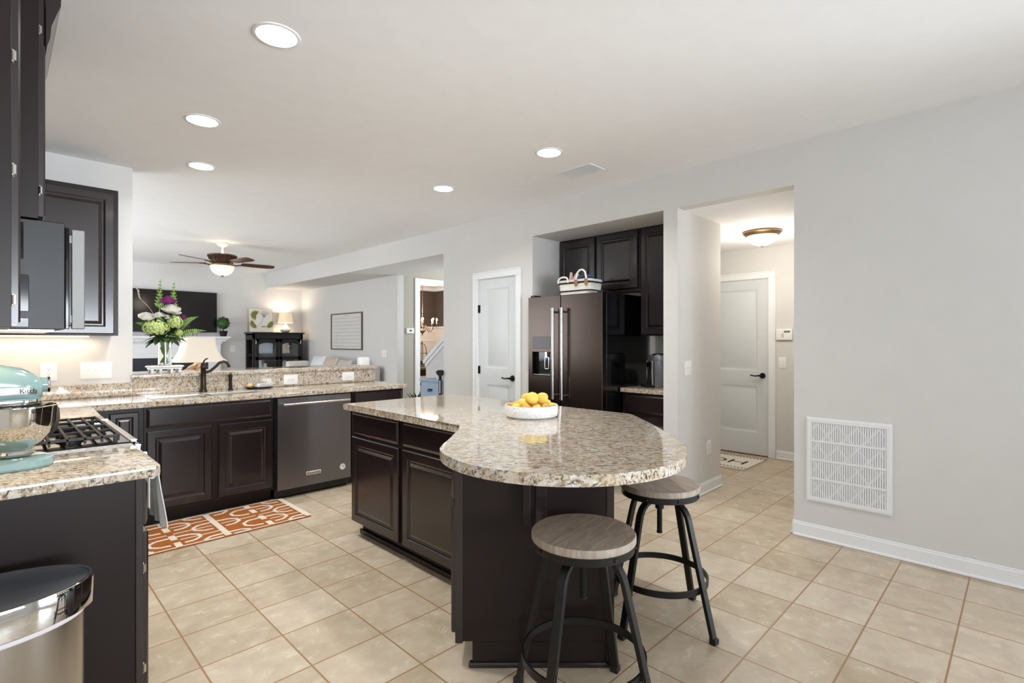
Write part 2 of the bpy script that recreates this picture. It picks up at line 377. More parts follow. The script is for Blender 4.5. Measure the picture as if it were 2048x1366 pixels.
bb('baseboard_rear', [(-2.0, -3.2, WX-.02, -3.2, 0, 1)])
# closet door and hall door
def interior_door(name, w, h, loc, rz, panels, handle_x, flip=1, hinges=None, casing=.078, label=None, off=.0, z0=.012):
    # local: x along width, front faces -y
    m = MB()
    xs = [0]+[panels[0][0], panels[0][1]]+[w]; zs = [z0]
    for p in panels: zs += [p[2], p[3]]
    zs.append(h)
    F = off
    for i in range(3):
        for j in range(len(zs)-1):
            x0, x1, a, b = xs[i], xs[i+1], zs[j], zs[j+1]
            if i == 1 and j % 2 == 1:
                m.ring(x0, x1, a, b, [(0, F), (.008, F+.004), (.018, F+.009), (.03, F+.009), (.05, F+.003)])
            else: m.ring(x0, x1, a, b, [(0, F)])
    for a, b, c, d in (((0, z0), (w, z0), (0, 0), 0), ((w, z0), (w, h), 0, 0), ((w, h), (0, h), 0, 0), ((0, h), (0, z0), 0, 0)):
        v = [m.bm.verts.new(q) for q in ((a[0], F, a[1]), (a[0], F+.035, a[1]), (b[0], F+.035, b[1]), (b[0], F, b[1]))]; m.bm.faces.new(v)
    m.bm.faces.new([m.bm.verts.new(q) for q in ((0, F+.035, z0), (0, F+.035, h), (w, F+.035, h), (w, F+.035, z0))])
    d = m.build(name, DOORP, None, loc, rz); tag(d, kind='structure')
    g = .006; k = casing; c = MB()
    def cas(x0, x1, za, zb): c.box(x0, -.014, za, x1, .0, zb, .003); 
    cas(-g-k, -g, 0, h+g); cas(w+g, w+g+k, 0, h+g); cas(-g-k, w+g+k, h+g, h+g+k)
    c.box(-g-.012, -.019, 0, -g-.002, -.01, h+g, .002); c.box(w+g+.002, -.019, 0, w+g+.012, -.01, h+g, .002)
    c.box(-g-k, -.019, 0, -g-k+.016, -.01, h+g+k-.0165, .003); c.box(w+g+k-.016, -.019, 0, w+g+k, -.01, h+g+k-.0165, .003); c.box(-g-k, -.019, h+g+k-.016, w+g+k, -.01, h+g+k, .003)
    c.box(-g, 0, 0, -.001, .11, h+g); c.box(w+.001, 0, 0, w+g, .11, h+g); c.box(-g, 0, h+.001, w+g, .11, h+g)
    c.build('door_casing', TRIM, d)
    hd = MB(); zz = .945
    hd.cyl((handle_x, F, zz), (handle_x, F-.012, zz), .034, .03, 24); hd.cyl((handle_x, F-.01, zz), (handle_x, F-.05, zz), .012)
    hd.tube([(handle_x, F-.05, zz), (handle_x-flip*.02, F-.052, zz+.002), (handle_x-flip*.07, F-.05, zz-.004), (handle_x-flip*.12, F-.05, zz+.004)], .009, 10, scale=[1.2, 1.1, .8, .9])
    hd.build('door_handle', BLKMET, d)
    for z in hinges or []:
        MB().cyl((-.003 if flip > 0 else w+.003, F-.008, z-.045), (-.003 if flip > 0 else w+.003, F-.008, z+.045), .008, n=10).box(-.008 if flip > 0 else w-.02, F-.003, z-.045, .02 if flip > 0 else w+.008, F-.0005, z+.045).build('hinge', BLKMET, d)
    return d
interior_door('door_1', .607, 2.052, (WX, 4.476, 0), R(-90), [(.115, .487, .22, .86), (.115, .487, 1.04, 1.945)], .545, 1, [1.72, 1.02, .3], off=.012)
interior_door('door_2', .81, 2.075, (6.32, 2.92, 0), R(-90), [(.12, .69, .27, .82), (.12, .69, 1.0, 1.965)], .745, 1, None, off=.012)
struct('trim_threshold', MB().box(6.315, 2.11, 0, 6.40, 2.92, .011), mat('threshold_wood', (120, 78, 40), .5))
# cased opening to the dining room
m = MB(); yf = 7.3
for x0, x1, za, zb in ((4.995, 5.09, 0, 2.42), (6.1, 6.2, 0, 2.42), (5.09, 6.1, 2.33, 2.42)): m.box(x0, yf-.02, za, x1, yf, zb, .004)
m.box(5.085, yf-.02, 0, 5.095, yf+.12, 2.33); m.box(6.095, yf-.02, 0, 6.105, yf+.12, 2.33); m.box(5.09, yf-.02, 2.325, 6.1, yf+.12, 2.335)
struct('trim_doorway', m, TRIM)
# stair half wall
Myz = Matrix(((0, 0, 1, 0), (1, 0, 0, 0), (0, 1, 0, 0), (0, 0, 0, 1)))
def yz_prism(mb, poly, x0, x1, b=0): return mb.prism(poly, x0, x1, b, M=Myz)
struct('wall_stair', yz_prism(MB(), [(5.2, 0), (6.98, 0), (6.98, 1.0), (5.2, 2.28)], 5.0, 5.1), WALL)
m = MB(); yz_prism(m, [(5.18, 2.29), (7.0, .98), (7.03, .98), (7.03, 1.04), (5.18, 2.37)], 4.97, 5.13, .004); yz_prism(m, [(5.18, 2.22), (6.99, .92), (6.99, .985), (5.18, 2.29)], 4.985, 5.0)
struct('trim_stair', m, TRIM)

# ================================================================ CABINETS
RP = lambda t=.02: [(0, 0), (0, -t+.005), (.005, -t), (.050, -t), (.056, -t+.007), (.062, -t+.009), (.070, -t+.009), (.088, -t+.002), (.092, -t+.001)]
RD = lambda t=.02: [(0, 0), (0, -t+.008), (.006, -t+.005), (.014, -t+.001), (.018, -t)]
def door_part(name, x0, x1, z0, z1, parent, m=ESP, rings=None):
    return MB().ring(x0, x1, z0, z1, rings or RP()).build(name, m, parent, sharp=3)
def cabinet(name, label, loc, rz, w, d, z0, z1, doors=(), drawers=(), kick=.1, cat='cabinet', hinge_x=None, side=None):
    t = thing(name, label, cat, loc, rz)
    b = MB().box(0, 0, z0+(kick if z0 == 0 else 0), w, d, z1, .001)
    b.build('body', ESPK, t)
    if z0 == 0 and kick: MB().box(.0, .07, 0, w, d, kick).build('toe_kick', ESPK, t)
    for q in doors:
        o = door_part('door', *q, t)
    for q in drawers: door_part('drawer_front', *q, t, rings=RD())
    for (x, z) in hinge_x or []:
        MB().box(x-.004, -.006, z-.02, x+.01, .0, z+.02, .002).cyl((x-.003, -.006, z-.014), (x-.003, -.006, z+.014), .005, n=8).build('hinge', STEEL, t)
    return t
FY = 4.475
cc_ = cabinet('corner_cabinet', 'narrow dark base cabinet in the inner corner beside the range', (.405, FY, 0), 0, .345, .6, 0, .874)
door_part('door', .15, .315, .13, .845, cc_, ESP, [(0, 0), (0, -.015), (.005, -.02), (.032, -.02), (.036, -.013), (.044, -.011), (.050, -.011), (.060, -.018)])
cabinet('sink_cabinet', 'dark two-door base cabinet with false drawer front below the sink', (.752, FY, 0), 0, .90, .6, 0, .874,
        [(.015, .432, .128, .695), (.478, .885, .128, .695)], [(.015, .880, .722, .862)])
cabinet('end_cabinet', 'dark base cabinet at the peninsula end right of the dishwasher', (2.362, FY, 0), 0, .56, .6, 0, .874, [(.02, .54, .128, .69)], [(.02, .54, .722, .862)])
# left run (fronts face +X)
cabinet('near_base_cabinet', 'dark base cabinet with plain side panel in left foreground behind trash can', (.364, 2.19, 0), R(90), .50, .62, 0, .874,
        [(.012, .488, .128, .675)], [(.012, .488, .70, .855)], hinge_x=[(.004, .55), (.004, .2)])
o = bpy.data.objects['near_base_cabinet']
MB().box(-.006, -.001, .0, 0, .02, .874, .001).build('end_stile', ESP, o)
cabinet('far_base_cabinet', 'dark base cabinet beyond the range in the left corner', (.385, 3.505, 0), R(90), .96, .64, 0, .874, [(.02, .5, .128, .69)], [(.02, .5, .722, .862)])
# worktops
def slab(mb, poly, z0=.874, z1=.914, b=.006): return mb.prism(poly, z0, z1, b)
tag(slab(MB(), [(-.268, 2.14), (.395, 2.14), (.410, 2.155), (.412, 2.70), (-.268, 2.70)]).build('worktop', GRAN), 'granite worktop piece in the left foreground under the mint stand mixer', 'worktop')
cw = thing('worktop', 'long L-shaped granite worktop with sink running from the range to the peninsula end', 'worktop', (0, 0, 0))
CF = 4.44
m = MB(); slab(m, [(-.268, 3.505), (.432, 3.505), (.445, CF), (.82, CF), (.82, 5.078), (-.268, 5.078)])
m.box(.82, CF+.0, .874, 1.62, 4.60, .914, .004); m.box(.82, 4.84, .874, 1.62, 5.078, .914, .004)
slab(m, [(1.62, CF), (2.93, CF), (2.965, CF+.03), (2.965, 4.86), (2.93, 5.078), (1.62, 5.078)])
m.build('slab', GRAN, cw)
m = MB(); m.box(-.268, 5.078, .914, .782, 5.098, 1.016, .003); m.box(.782, 5.078, .914, 2.955, 5.098, 1.045, .002)
m.build('backsplash', GRAN, cw)
m = MB()
for a, b in ((.8245, 1.20), (1.24, 1.6155)):
    m.ring(a, b, 4.6045, 4.8355, [(0, 0), (.003, 0), (.012, .18), (.03, .19)], M=T(0, 0, .912) @ Matrix(((1, 0, 0, 0), (0, 0, 1, 0), (0, -1, 0, 0), (0, 0, 0, 1))))
sk = thing('sink', 'stainless undermount double bowl sink in the peninsula worktop', 'sink', (0, 0, 0)); m.box(1.20, 4.6045, .80, 1.24, 4.8355, .905); m.build('basin', STEEL, sk)
tag(slab(MB(), [(.772, 5.06), (2.97, 5.06), (3.01, 5.09), (3.01, 5.56), (2.97, 5.60), (.79, 5.60), (.79, 5.222), (.784, 5.10), (.772, 5.098)], 1.046, 1.078, .006).build('worktop', GRAN), 'raised granite bar top behind the sink holding the flowers', 'worktop')
# range
rg = thing('gas_range', 'slide-in gas range with black cast iron grates on the left run', 'range', (.42, 2.707, 0), R(90))
RW = .79
m = MB(); m.box(0, 0, .02, RW, .66, .905, .003); m.build('body', BLKPL, rg)
m = MB(); m.box(0, -.005, .905, RW, .68, .918, .002); m.build('cooktop', BLKGL, rg)
m = MB(); m.box(RW-.022, -.01, .917, RW, .66, .932, .004); m.box(0.0, -.012, .912, RW, .012, .926, .003); m.build('steel_trim', STEEL, rg)
m = MB(); m.box(.01, -.035, .16, RW-.01, 0, .765, .006); m.build('oven_door', STEEL, rg)
m = MB(); m.box(.1, -.038, .3, RW-.1, -.035, .6); m.build('oven_window', BLKGL, rg)
m = MB(); m.box(.005, -.03, .78, RW-.005, 0, .90, .006); m.build('control_panel', STEEL, rg)
for i in range(5):
    x = .1+i*(RW-.2)/4
    MB().cyl((x, -.03, .83), (x, -.062, .83), .022, .019, 20).cyl((x, -.03, .83), (x, -.036, .83), .027).build('knob', STEEL, rg)
m = MB(); m.tube([(.085, -.082, .735), (RW-.05, -.082, .735)], .011, 12); m.cyl((.11, -.035, .735), (.11, -.082, .735), .008); m.cyl((RW-.08, -.035, .735), (RW-.08, -.082, .735), .008); m.build('oven_handle', STEEL, rg)
for gx0, gx1 in ((.02, RW/2-.003), (RW/2+.003, RW-.03)):
    m = MB(); g0, g1 = .05, .60; zt = .952
    for x in (gx0+.006, gx1-.006): m.box(x-.006, g0, zt-.012, x+.006, g1, zt, .002)
    for k in range(11):
        y = g0+(g1-g0)*k/10; m.box(gx0, y-.005, zt-.013, gx1, y+.005, zt+.002, .002); m.box(gx0, y-.004, zt-.026, gx0+.012, y+.004, zt-.01, .001)
    for k in (1,):
        x = gx0+(gx1-gx0)*k/2; m.box(x-.006, g0, zt-.01, x+.006, g1, zt+.001, .002)
    for x in (gx0+.006, gx1-.006):
        for y in (g0+.01, (g0+g1)/2, g1-.01): m.box(x-.007, y-.007, .916, x+.007, y+.007, zt-.005, .002)
    m.build('grate', BLKMET, rg)
    for y in (.19, .45):
        MB().lathe([(.05, .917), (.05, .926), (.036, .93), (.036, .936), (0, .937)], 24, ((gx0+gx1)/2, y, 0)).build('burner', BLKPL, rg)
# towel on the oven handle
m = MB(); N = 16; rows = []
def tw(u, s):   # u across, s down
    wd = .13+.03*min(1, s*1.1); y = 2.765+u*2*wd-.02*s
    x = .518+.010*math.sin(u*18+s*2)*s + .022*s
    return (x, y, .748-.245*s)
for i in range(N+1): rows.append([tw(j/20, i/N) for j in range(21)])
th = .004
tv = [[(m.bm.verts.new(p), m.bm.verts.new((p[0]+th, p[1], p[2]))) for p in r] for r in rows]
for i in range(N):
    for j in range(20):
        for s_ in (0, 1): m.bm.faces.new([tv[a][b][s_] for a, b in ((i, j), (i, j+1), (i+1, j+1), (i+1, j))])
for i in range(N):
    for j in (0, 20): m.bm.faces.new((tv[i][j][0], tv[i+1][j][0], tv[i+1][j][1], tv[i][j][1]))
for j in range(20): m.bm.faces.new((tv[N][j][0], tv[N][j+1][0], tv[N][j+1][1], tv[N][j][1]))
m.box(.486, 2.768, .747, .521, 3.02, .752, .002); m.box(.484, 2.768, .60, .488, 3.02, .750, .001)
tag(m.build('dish_towel', CLOTH), 'white towel hanging from the oven handle by the counter corner', 'towel')

# dishwasher
dw = thing('dishwasher', 'black stainless dishwasher between the sink cabinet and peninsula end', 'dishwasher', (1.665, FY, 0))
DWW = .682
MB().box(0, .02, .02, DWW, .58, .868).build('body', BLKPL, dw)
MB().box(.012, .06, .0, DWW-.012, .09, .085).build('toe_kick', BLKF, dw)
MB().box(.008, -.028, .085, DWW-.008, .02, .866, .004).build('door', BLKST, dw)
m = MB(); zb = .812; m.cyl((.04, -.075, zb), (DWW-.04, -.075, zb), .0105, n=16)
for x in (.055, DWW-.055): m.cyl((x, -.028, zb), (x, -.075, zb), .009, n=12)
m.build('handle', STEEL, dw)
MB().box(.25, -.031, .175, .385, -.0275, .206, .001).build('badge', STEEL, dw)
text('KitchenAid', .026, 'badge_lettering', SLOT, dw, T(.3175, -.0312, .190) @ RX(90))
MB().cyl((.59, -.0275, .196), (.59, -.0305, .196), .027, n=28).build('round_sticker', WHT, dw)
m = MB(); m.tube([(.59+.018*math.cos(R(a)), -.0312, .196+.014*math.sin(R(a))) for a in range(-10, 200, 15)], .0013, 6); m.tube([(.59+.009*math.cos(R(a)), -.0312, .194+.007*math.sin(R(a))) for a in range(-100, 120, 20)], .0013, 6)
m.build('sticker_emblem', SLOT, dw)

# upper cabinets
cabinet('upper_cabinet', 'tall dark upper cabinet at the extreme left edge above the mixer', (.034, 2.145, 0), R(90), .545, .30, 1.388, 2.46,
        [(.006, .54, 1.40, 2.45)], hinge_x=[(.0, 1.47), (.0, 1.86), (.0, 2.2)])
cabinet('upper_cabinet', 'short dark upper cabinet above the black microwave', (.118, 2.70, 0), R(90), .77, .385, 1.82, 2.69,
        [(.006, .38, 1.83, 2.68), (.39, .765, 1.83, 2.68)], hinge_x=[(.0, 1.93), (.0, 2.55)])
cabinet('upper_cabinet', 'dark upper cabinet on the back wall behind the microwave', (-.26, 4.77, 0), 0, .905, .328, 1.388, 2.462,
        [(.30, .878, 1.402, 2.43)])
m = MB(); m.sweep([(.1395, 2.703, 0), (.1395, 3.47, 0)], [(0, 2.50), (.004, 2.50), (.012, 2.53), (.016, 2.58), (.034, 2.64), (.044, 2.67), (.046, 2.738), (0, 2.738)])
tag(m.build('crown_moulding', ESP), 'dark crown moulding on the short cabinet above the microwave', 'moulding')
tag(MB().box(-.24, 2.2, 1.378, -.2, 2.64, 1.387, .003).build('undercabinet_light', glow('strip_glow', (255, 214, 160), 5)), 'thin lit strip lamp under the extreme left upper cabinet', 'light')
tag(MB().box(-.1, 5.0, 1.378, .5, 5.04, 1.387, .003).build('undercabinet_light', glow('strip_glow_b', (255, 214, 160), 5)), 'thin lit strip lamp under the back wall upper cabinet', 'light')
area('undercabinet_glow', (.2, 5.0, 1.370), (0, 0, 0), .7, .1, 1.4, (1, .76, .5))
area('undercabinet_glow', (-.1, 2.42, 1.368), (0, 0, 0), .12, .4, 1.6, (1, .8, .56))
# microwave
mw = thing('microwave', 'black over-the-range microwave with steel handle seen from its side', 'microwave', (.196, 2.705, 0), R(90))
MB().box(0, 0, 1.392, .76, .45, 1.815, .003).build('body', BLKPL, mw)
m = MB()
for (a, b, c, d) in ((.12, .19, 1.66, 1.80), (.105, .2, 1.46, 1.60), (.105, .2, 1.40, 1.435)): m.box(-.003, a, c, .001, b, d, .0015)
m.build('side_vent', BLKGL, mw)
MB().box(.004, -.014, 1.394, .56, 0, 1.80, .003).build('door', BLKGL, mw)
MB().box(.565, -.014, 1.394, .756, 0, 1.80, .003).build('control_panel', BLKGL, mw)
m = MB(); m.box(.008, -.062, 1.395, .034, -.020, 1.795, .003); m.box(.01, -.022, 1.42, .03, -.013, 1.45); m.box(.01, -.022, 1.74, .03, -.013, 1.77); m.build('handle', mat('satin_handle', (128, 128, 126), .5, .6), mw)
m = MB(); m.box(.05, .03, 1.385, .71, .4, 1.392); m.build('grease_filter', STEEL, mw)

# ================================================================ ISLAND
isl = cabinet('island_cabinet', 'dark island base cabinet with two drawers over two doors', (1.755, 3.30, 0), R(-90), 1.245, .62, 0, .874,
        [(.006, .588, .112, .692), (.632, 1.215, .112, .692)], [(.006, .582, .712, .862), (.632, 1.215, .712, .862)])
MB().box(-.012, .052, 0, 1.25, .07, .032, .004).build('base_moulding', ESP, isl)
ae = cabinet('island_end_cabinet', 'dark angled cabinet closing the near end of the island behind the stools', (1.70, 2.025, 0), R(-135), .505, .655, 0, .874,
        [(.02, .49, .135, .655)], [(.02, .49, .69, .86)], kick=.105)
MB().box(.4885, .055, 0, .519, .66, .022, .005).build('base_moulding', ESP, ae)
MB().box(.5055, -.001, .1, .5095, .03, .874).build('end_stile', ESP, ae)
MB().box(.5055, .625, .02, .5095, .655, .874).build('end_stile', ESP, ae)
m = MB(); m.box(.5055, .275, .60, .565, .308, .872, .003); m.build('support_bracket', ESPK, ae); MB().box(.5055, .33, .60, .512, .375, .872, .002).build('bracket_cleat', ESP, ae)
# island worktop outline
cx, cy, rr = 1.68, 1.385, .505
pts = [(2.64, 3.345), (1.70, 3.345), (1.69, 2.06), (1.675, 2.035)]
pts += [(1.62, 1.985), (1.56, 1.93), (1.48, 1.86), (1.40, 1.79), (1.335, 1.728)]
a0, a1 = 141, 300
for k in range(0, 33):
    a = R(a0+(a1-a0)*k/32); pts.append((cx+rr*math.cos(a), cy+rr*math.sin(a)))
pts += [(2.02, .99), (2.10, 1.055), (2.25, 1.205), (2.45, 1.41), (2.66, 1.64), (2.68, 1.68)]
tag(MB().prism(pts, .874, .914, .008, seg=3).build('worktop', GRAN, sharp=50), 'polished granite island worktop with rounded seating end', 'worktop')

# stools
def stool(label, loc, rz, seat_rz):
    t = thing('bar_stool', label, 'stool', loc, rz, 'swivel stools at the island')
    s_ = MB().lathe([(0, .632), (.184, .632), (.188, .636), (.188, .654), (.184, .660), (0, .660)], 48).build('seat', SEAT, t, rz=seat_rz)
    MB().lathe([(.150, .604), (.182, .604), (.182, .632), (.0, .632)], 48).build('seat_band', BLKMET, t)
    for k in range(8):
        a = 2*PI*k/8+.3; MB().sph((.182*math.cos(a), .182*math.sin(a), .618), .007, n=8, m=6).build('rivet', BLKMET, t)
    m = MB(); m.cyl((0, 0, .42), (0, 0, .60), .010, n=16)
    for k in range(22): m.cyl((0, 0, .43+k*.0055), (0, 0, .4325+k*.0055), .0125, n=16)
    m.cyl((0, 0, .415), (0, 0, .424), .014, n=16); m.build('screw', BLKMET, t)
    m = MB(); m.cyl((0, 0, .535), (0, 0, .585), .021, n=20)
    for a in (0, 90): m.box(-.13, -.014, .596, .13, .014, .604, M=RZ(a+45))
    m.build('hub', BLKMET, t)
    prof = [(-.0165, -.007), (-.0145, -.009), (.0145, -.009), (.0165, -.007), (.0165, .007), (.0145, .009), (-.0145, .009), (-.0165, .007)]
    for k in range(4):
        a = 90*k
        P = [(.015, 0, .590), (.08, 0, .583), (.112, 0, .574), (.136, 0, .556), (.152, 0, .53), (.161, 0, .50), (.283, 0, .012)]
        m = MB(); m.sweep(P, prof, (0.0, 0, 1), M=RZ(a))
        lg = m.build('leg', BLKMET, t)
        f = MB(); f.box(.268, -.017, 0, .300, .017, .026, .003, M=RZ(a)); f.build('foot_cap', BLKPL, lg)
    m = MB(); rr_ = .220; ringp = [(rr_*math.cos(2*PI*i/48), rr_*math.sin(2*PI*i/48), .215) for i in range(48)]
    m.sweep(ringp, [(-.004, -.014), (.004, -.014), (.004, .014), (-.004, .014)], (0, 0, 1), closed=True)
    for k in range(4):
        a = PI/2*k; m.sph((.237*math.cos(a), .237*math.sin(a), .215), .007, n=8, m=6)
    m.build('foot_ring', BLKMET, t)
    return t
stool('metal swivel stool with round grey wood seat, in the foreground before the island end', (1.505, 1.135, 0), R(10), R(0))
stool('metal swivel stool with round grey wood seat, partly under the right side of the island', (2.285, 1.262, 0), R(-6), R(70))

# fruit bowl
BC = (2.185, 2.02)
m = MB(); m.lathe([(.0, .0), (.140, .0), (.150, .008), (.155, .03), (.154, .062), (.150, .068), (.145, .066), (.142, .03), (.132, .016), (0, .014)], 56)
tag(m.build('fruit_bowl', mosaic(), None, (*BC, .915)), 'shallow round white mosaic bowl on the island holding fruit', 'bowl')
def fruit(kind, x, y, z, r, rot, label):
    m = MB(); n = 20; k = 14
    if kind == 'lemon':
        prof = [(r*math.sin(PI*i/k)**.92, -r*1.18*math.cos(PI*i/k)*(1+.10*abs(math.cos(PI*i/k))**6)) for i in range(k+1)]
    else: prof = [(r*math.sin(PI*i/k), -r*.96*math.cos(PI*i/k)) for i in range(k+1)]
    m.lathe(prof, n)
    o = m.build(kind, LEMON if kind == 'lemon' else ORANGE, None, (BC[0]+x, BC[1]+y, .915+z)); o.rotation_euler = rot
    MB().cyl((0, 0, r*1.17 if kind == 'lemon' else r*.94), (0, 0, (r*1.17 if kind == 'lemon' else r*.94)+.004), .003, n=8).build('stem_button', GREEN[0], o)
    return tag(o, label, kind, 'fruit in the mosaic bowl')
# x,y offsets in world; camera looks along (+,+); screen right is (+,-)
def scr(a, b): return (a*.707+b*.707, -a*.707+b*.707)   # a = right, b = away
F = [('lemon', -.088, -.045, .048, .031, 'lemon at the front left rim of the bowl'),
     ('orange', -.030, -.078, .046, .033, 'orange at the front, left of the front centre lemon'),
     ('lemon', .025, -.085, .042, .030, 'pale lemon at the front centre of the bowl'),
     ('orange', .082, -.055, .048, .032, 'orange at the front right of the bowl'),
     ('lemon', .112, .01, .046, .030, 'lemon against the right rim of the bowl'),
     ('orange', -.098, .028, .050, .030, 'orange at the back left of the bowl'),
     ('lemon', -.048, .000, .070, .032, 'lemon in the middle left, above the left orange'),
     ('lemon', .085, .07, .055, .031, 'lemon at the back right of the bowl'),
     ('orange', .0, .085, .048, .033, 'orange hidden at the back of the bowl'),
     ('orange', .012, -.012, .042, .033, 'orange buried at the bottom centre of the bowl'),
     ('lemon', .004, -.018, .104, .036, 'large lemon on top of the pile, facing the camera'),
     ('lemon', .060, .012, .100, .033, 'lemon on top at the right of the largest one'),
     ('lemon', -.02, .045, .098, .030, 'lemon on top behind the largest one')]
for i, (k, a, b, z, r, l) in enumerate(F):
    x, y = scr(a, b); fruit(k, x, y, z, r, (R(random.uniform(50, 110)), R(random.uniform(-40, 40)), R(random.uniform(0, 180))), l)

# ================================================================ ALCOVE: fridge, cabinets, coffee machine
fr = thing('refrigerator', 'black stainless side-by-side refrigerator with water dispenser in the alcove', 'refrigerator', (3.851, 3.60, 0), R(-90))
FW = .907; SP = .424
MB().box(.004, .075, .02, FW-.004, .80, 1.795, .004).build('body', BLKGL, fr)
def fdoor(x0, x1):
    m = MB()
    return m
# freezer door with a recessed dispenser opening
m = MB(); dx0, dx1 = .052, .295; zl = [.05, 1.0, 1.243, 1.275, 1.392, 1.79]; xl = [0, dx0, dx1, SP-.003]
for i in range(3):
    for j in range(5):
        if i == 1 and j == 1: m.ring(xl[i], xl[i+1], zl[j], zl[j+1], [(0, 0), (.003, .003), (.004, .055)])
        elif i == 1 and j == 3: m.ring(xl[i], xl[i+1], zl[j], zl[j+1], [(0, 0), (.002, .003)])
        else: m.ring(xl[i], xl[i+1], zl[j], zl[j+1], [(0, 0)])
m.box(0, .0005, .05, dx0, .07, 1.79); m.box(dx1, .0005, .05, SP-.003, .07, 1.79); m.box(dx0, .0005, .05, dx1, .07, 1.0); m.box(dx0, .006, 1.243, dx1, .07, 1.79); m.box(dx0, .056, 1.0, dx1, .07, 1.243)
fd = m.build('freezer_door', FRST, fr)
MB().box(dx0+.004, .0, 1.278, dx1-.004, .005, 1.389).build('dispenser_display', mat('display_painted_reflection', (52, 38, 26), .12, spec=.3), fd)  # amber tint stands in for a warm reflection on the dark display
m = MB(); m.box(dx0+.006, .052, 1.004, dx1-.006, .0545, 1.24); m.box(dx0+.006, .006, 1.003, dx1-.006, .052, 1.012); m.build('dispenser_recess', BLKGL, fd)
m = MB(); m.box(dx0+.14, .03, 1.07, dx0+.146, .034, 1.19); m.box(dx0+.19, .03, 1.07, dx0+.196, .034, 1.19); m.box(dx0+.14, .03, 1.185, dx0+.196, .034, 1.191); m.box(dx0+.14, .03, 1.07, dx0+.196, .034, 1.078); m.box(dx0+.155, .02, 1.19, dx0+.18, .05, 1.24); m.build('dispenser_paddle', STEEL, fd)
MB().box(dx0+.01, .008, 1.012, dx1-.01, .05, 1.016).build('drip_tray', STEEL, fd)
MB().box(SP+.003, 0, .05, FW, .07, 1.79, .004).build('fridge_door', FRST, fr)
for x in (SP-.055, SP+.055):
    m = MB(); m.cyl((x, -.055, .80), (x, -.055, 1.655), .0145, n=18)
    for z in (.825, 1.63): m.cyl((x, 0, z), (x, -.055, z), .011, n=14)
    for z in (.80, 1.655): m.cyl((x, -.055, z-.012), (x, -.055, z+.012), .0165, n=18)
    m.build('handle', STEEL, fr)
for x in (.04, FW-.04): MB().box(x-.03, .02, 1.79, x+.03, .12, 1.812, .004).build('hinge_cover', BLKPL, fr)
MB().box(.02, .03, .0, FW-.02, .1, .05).build('kick_grille', BLKPL, fr)
cabinet('over_fridge_cabinet', 'dark two-door cabinet above the refrigerator', (4.385, 3.622, 0), R(-90), 1.0, .31, 1.85, 2.438,
        [(.015, .47, 1.865, 2.42), (.50, .975, 1.865, 2.42)], cat='cabinet')
cabinet('alcove_upper_cabinet', 'tall dark wall cabinet above the coffee machine', (4.385, 2.620, 0), R(-90), .475, .31, 1.40, 2.438, [(.012, .46, 1.41, 2.42)])
cabinet('alcove_base_cabinet', 'dark drawer cabinet under the coffee machine beside the refrigerator', (4.165, 2.678, 0), R(-90), .534, .53, 0, .874,
        [(.03, .51, .128, .66)], [(.03, .51, .69, .855)])
tag(slab(MB(), [(4.13, 2.144), (4.698, 2.144), (4.698, 2.684), (4.13, 2.684)], .874, .914, .005).build('worktop', GRAN), 'small granite worktop in the alcove under the coffee machine', 'worktop')
# coffee machine
cf = thing('coffee_machine', 'grey capsule coffee machine on the alcove worktop', 'coffee machine', (4.42, 2.47, .915), R(-125))
GM = mat('machine_grey', (142, 144, 150), .35, .5)
m = MB(); m.lathe([(0, 0), (.088, 0), (.092, .006), (.092, .25), (.0, .25)], 40, (0, .03, 0)); m.build('body', GM, cf)
m = MB(); m.lathe([(0, .25), (.094, .25), (.095, .256), (.095, .295), (.09, .302), (0, .302)], 40, (0, .03, 0)); m.build('head', mat('machine_light', (160, 162, 166), .3, .7), cf)
m = MB(); m.lathe([(0, .302), (.075, .302), (.07, .312), (.04, .318), (0, .319)], 32, (0, .03, 0)); m.build('lid', BLKPL, cf)
m = MB(); m.box(-.05, -.075, .02, .05, .0, .245, .012, seg=3); m.build('brew_front', mat('machine_dark', (66, 68, 72), .3, .5), cf)
m = MB(); m.box(-.035, -.09, .185, .035, -.065, .235, .008, seg=2); m.cyl((0, -.085, .16), (0, -.085, .19), .012); m.build('spout', BLKGL, cf)
m = MB(); m.box(-.055, -.14, 0, .055, -.04, .018, .008, seg=2); m.lathe([(0, .018), (.045, .018), (.045, .022), (0, .022)], 24, (0, -.095, 0)); m.build('cup_stand', BLKPL, cf)
m = MB(); 
for s_ in (-1, 1): m.box(s_*.052-.003, -.078, .02, s_*.052+.003, -.06, .25, .002)
m.build('side_trim', CHROME, cf)
# basket on the fridge
bk = thing('storage_basket', 'white rope basket with black stripes on top of the refrigerator', 'basket', (4.035, 3.08, 1.797), R(-90))
def rbox(a, b, rad, n=6):
    o = []
    for qx, qy, s0 in ((1, 1, 0), (-1, 1, 90), (-1, -1, 180), (1, -1, 270)):
        for k in range(n+1):
            an = R(s0+90*k/n); o.append((qx*(a-rad)+rad*math.cos(an), qy*(b-rad)+rad*math.sin(an)))
    return o
ROPE = mat('white_cotton_rope', (236, 232, 224), .9, bump=.5, bscale=250)
m = MB(); rings = []
NR = 12; BH = .142
for k in range(25):
    z = BH*k/24; bul = .004*(k % 2); rings.append([(x, y, z) for x, y in rbox(.178+.02*k/28+bul, .11+.01*k/28+bul, .05)])
rin = [[(x, y, z) for x, y in rbox(.188, .110, .045)] for z in (BH, .02)]
m.loft(rings+rin); m.build('basket_body', ROPE, bk)
for z0, z1 in ((.028, .041), (.105, .118)):
    m = MB(); m.loft([[(x, y, z) for x, y in rbox(.1855+.02*z/BH, .1175+.01*z/BH, .052)] for z in (z0, z1)]); m.build('black_stripe', mat('black_cord', (30, 30, 34), .9), bk)
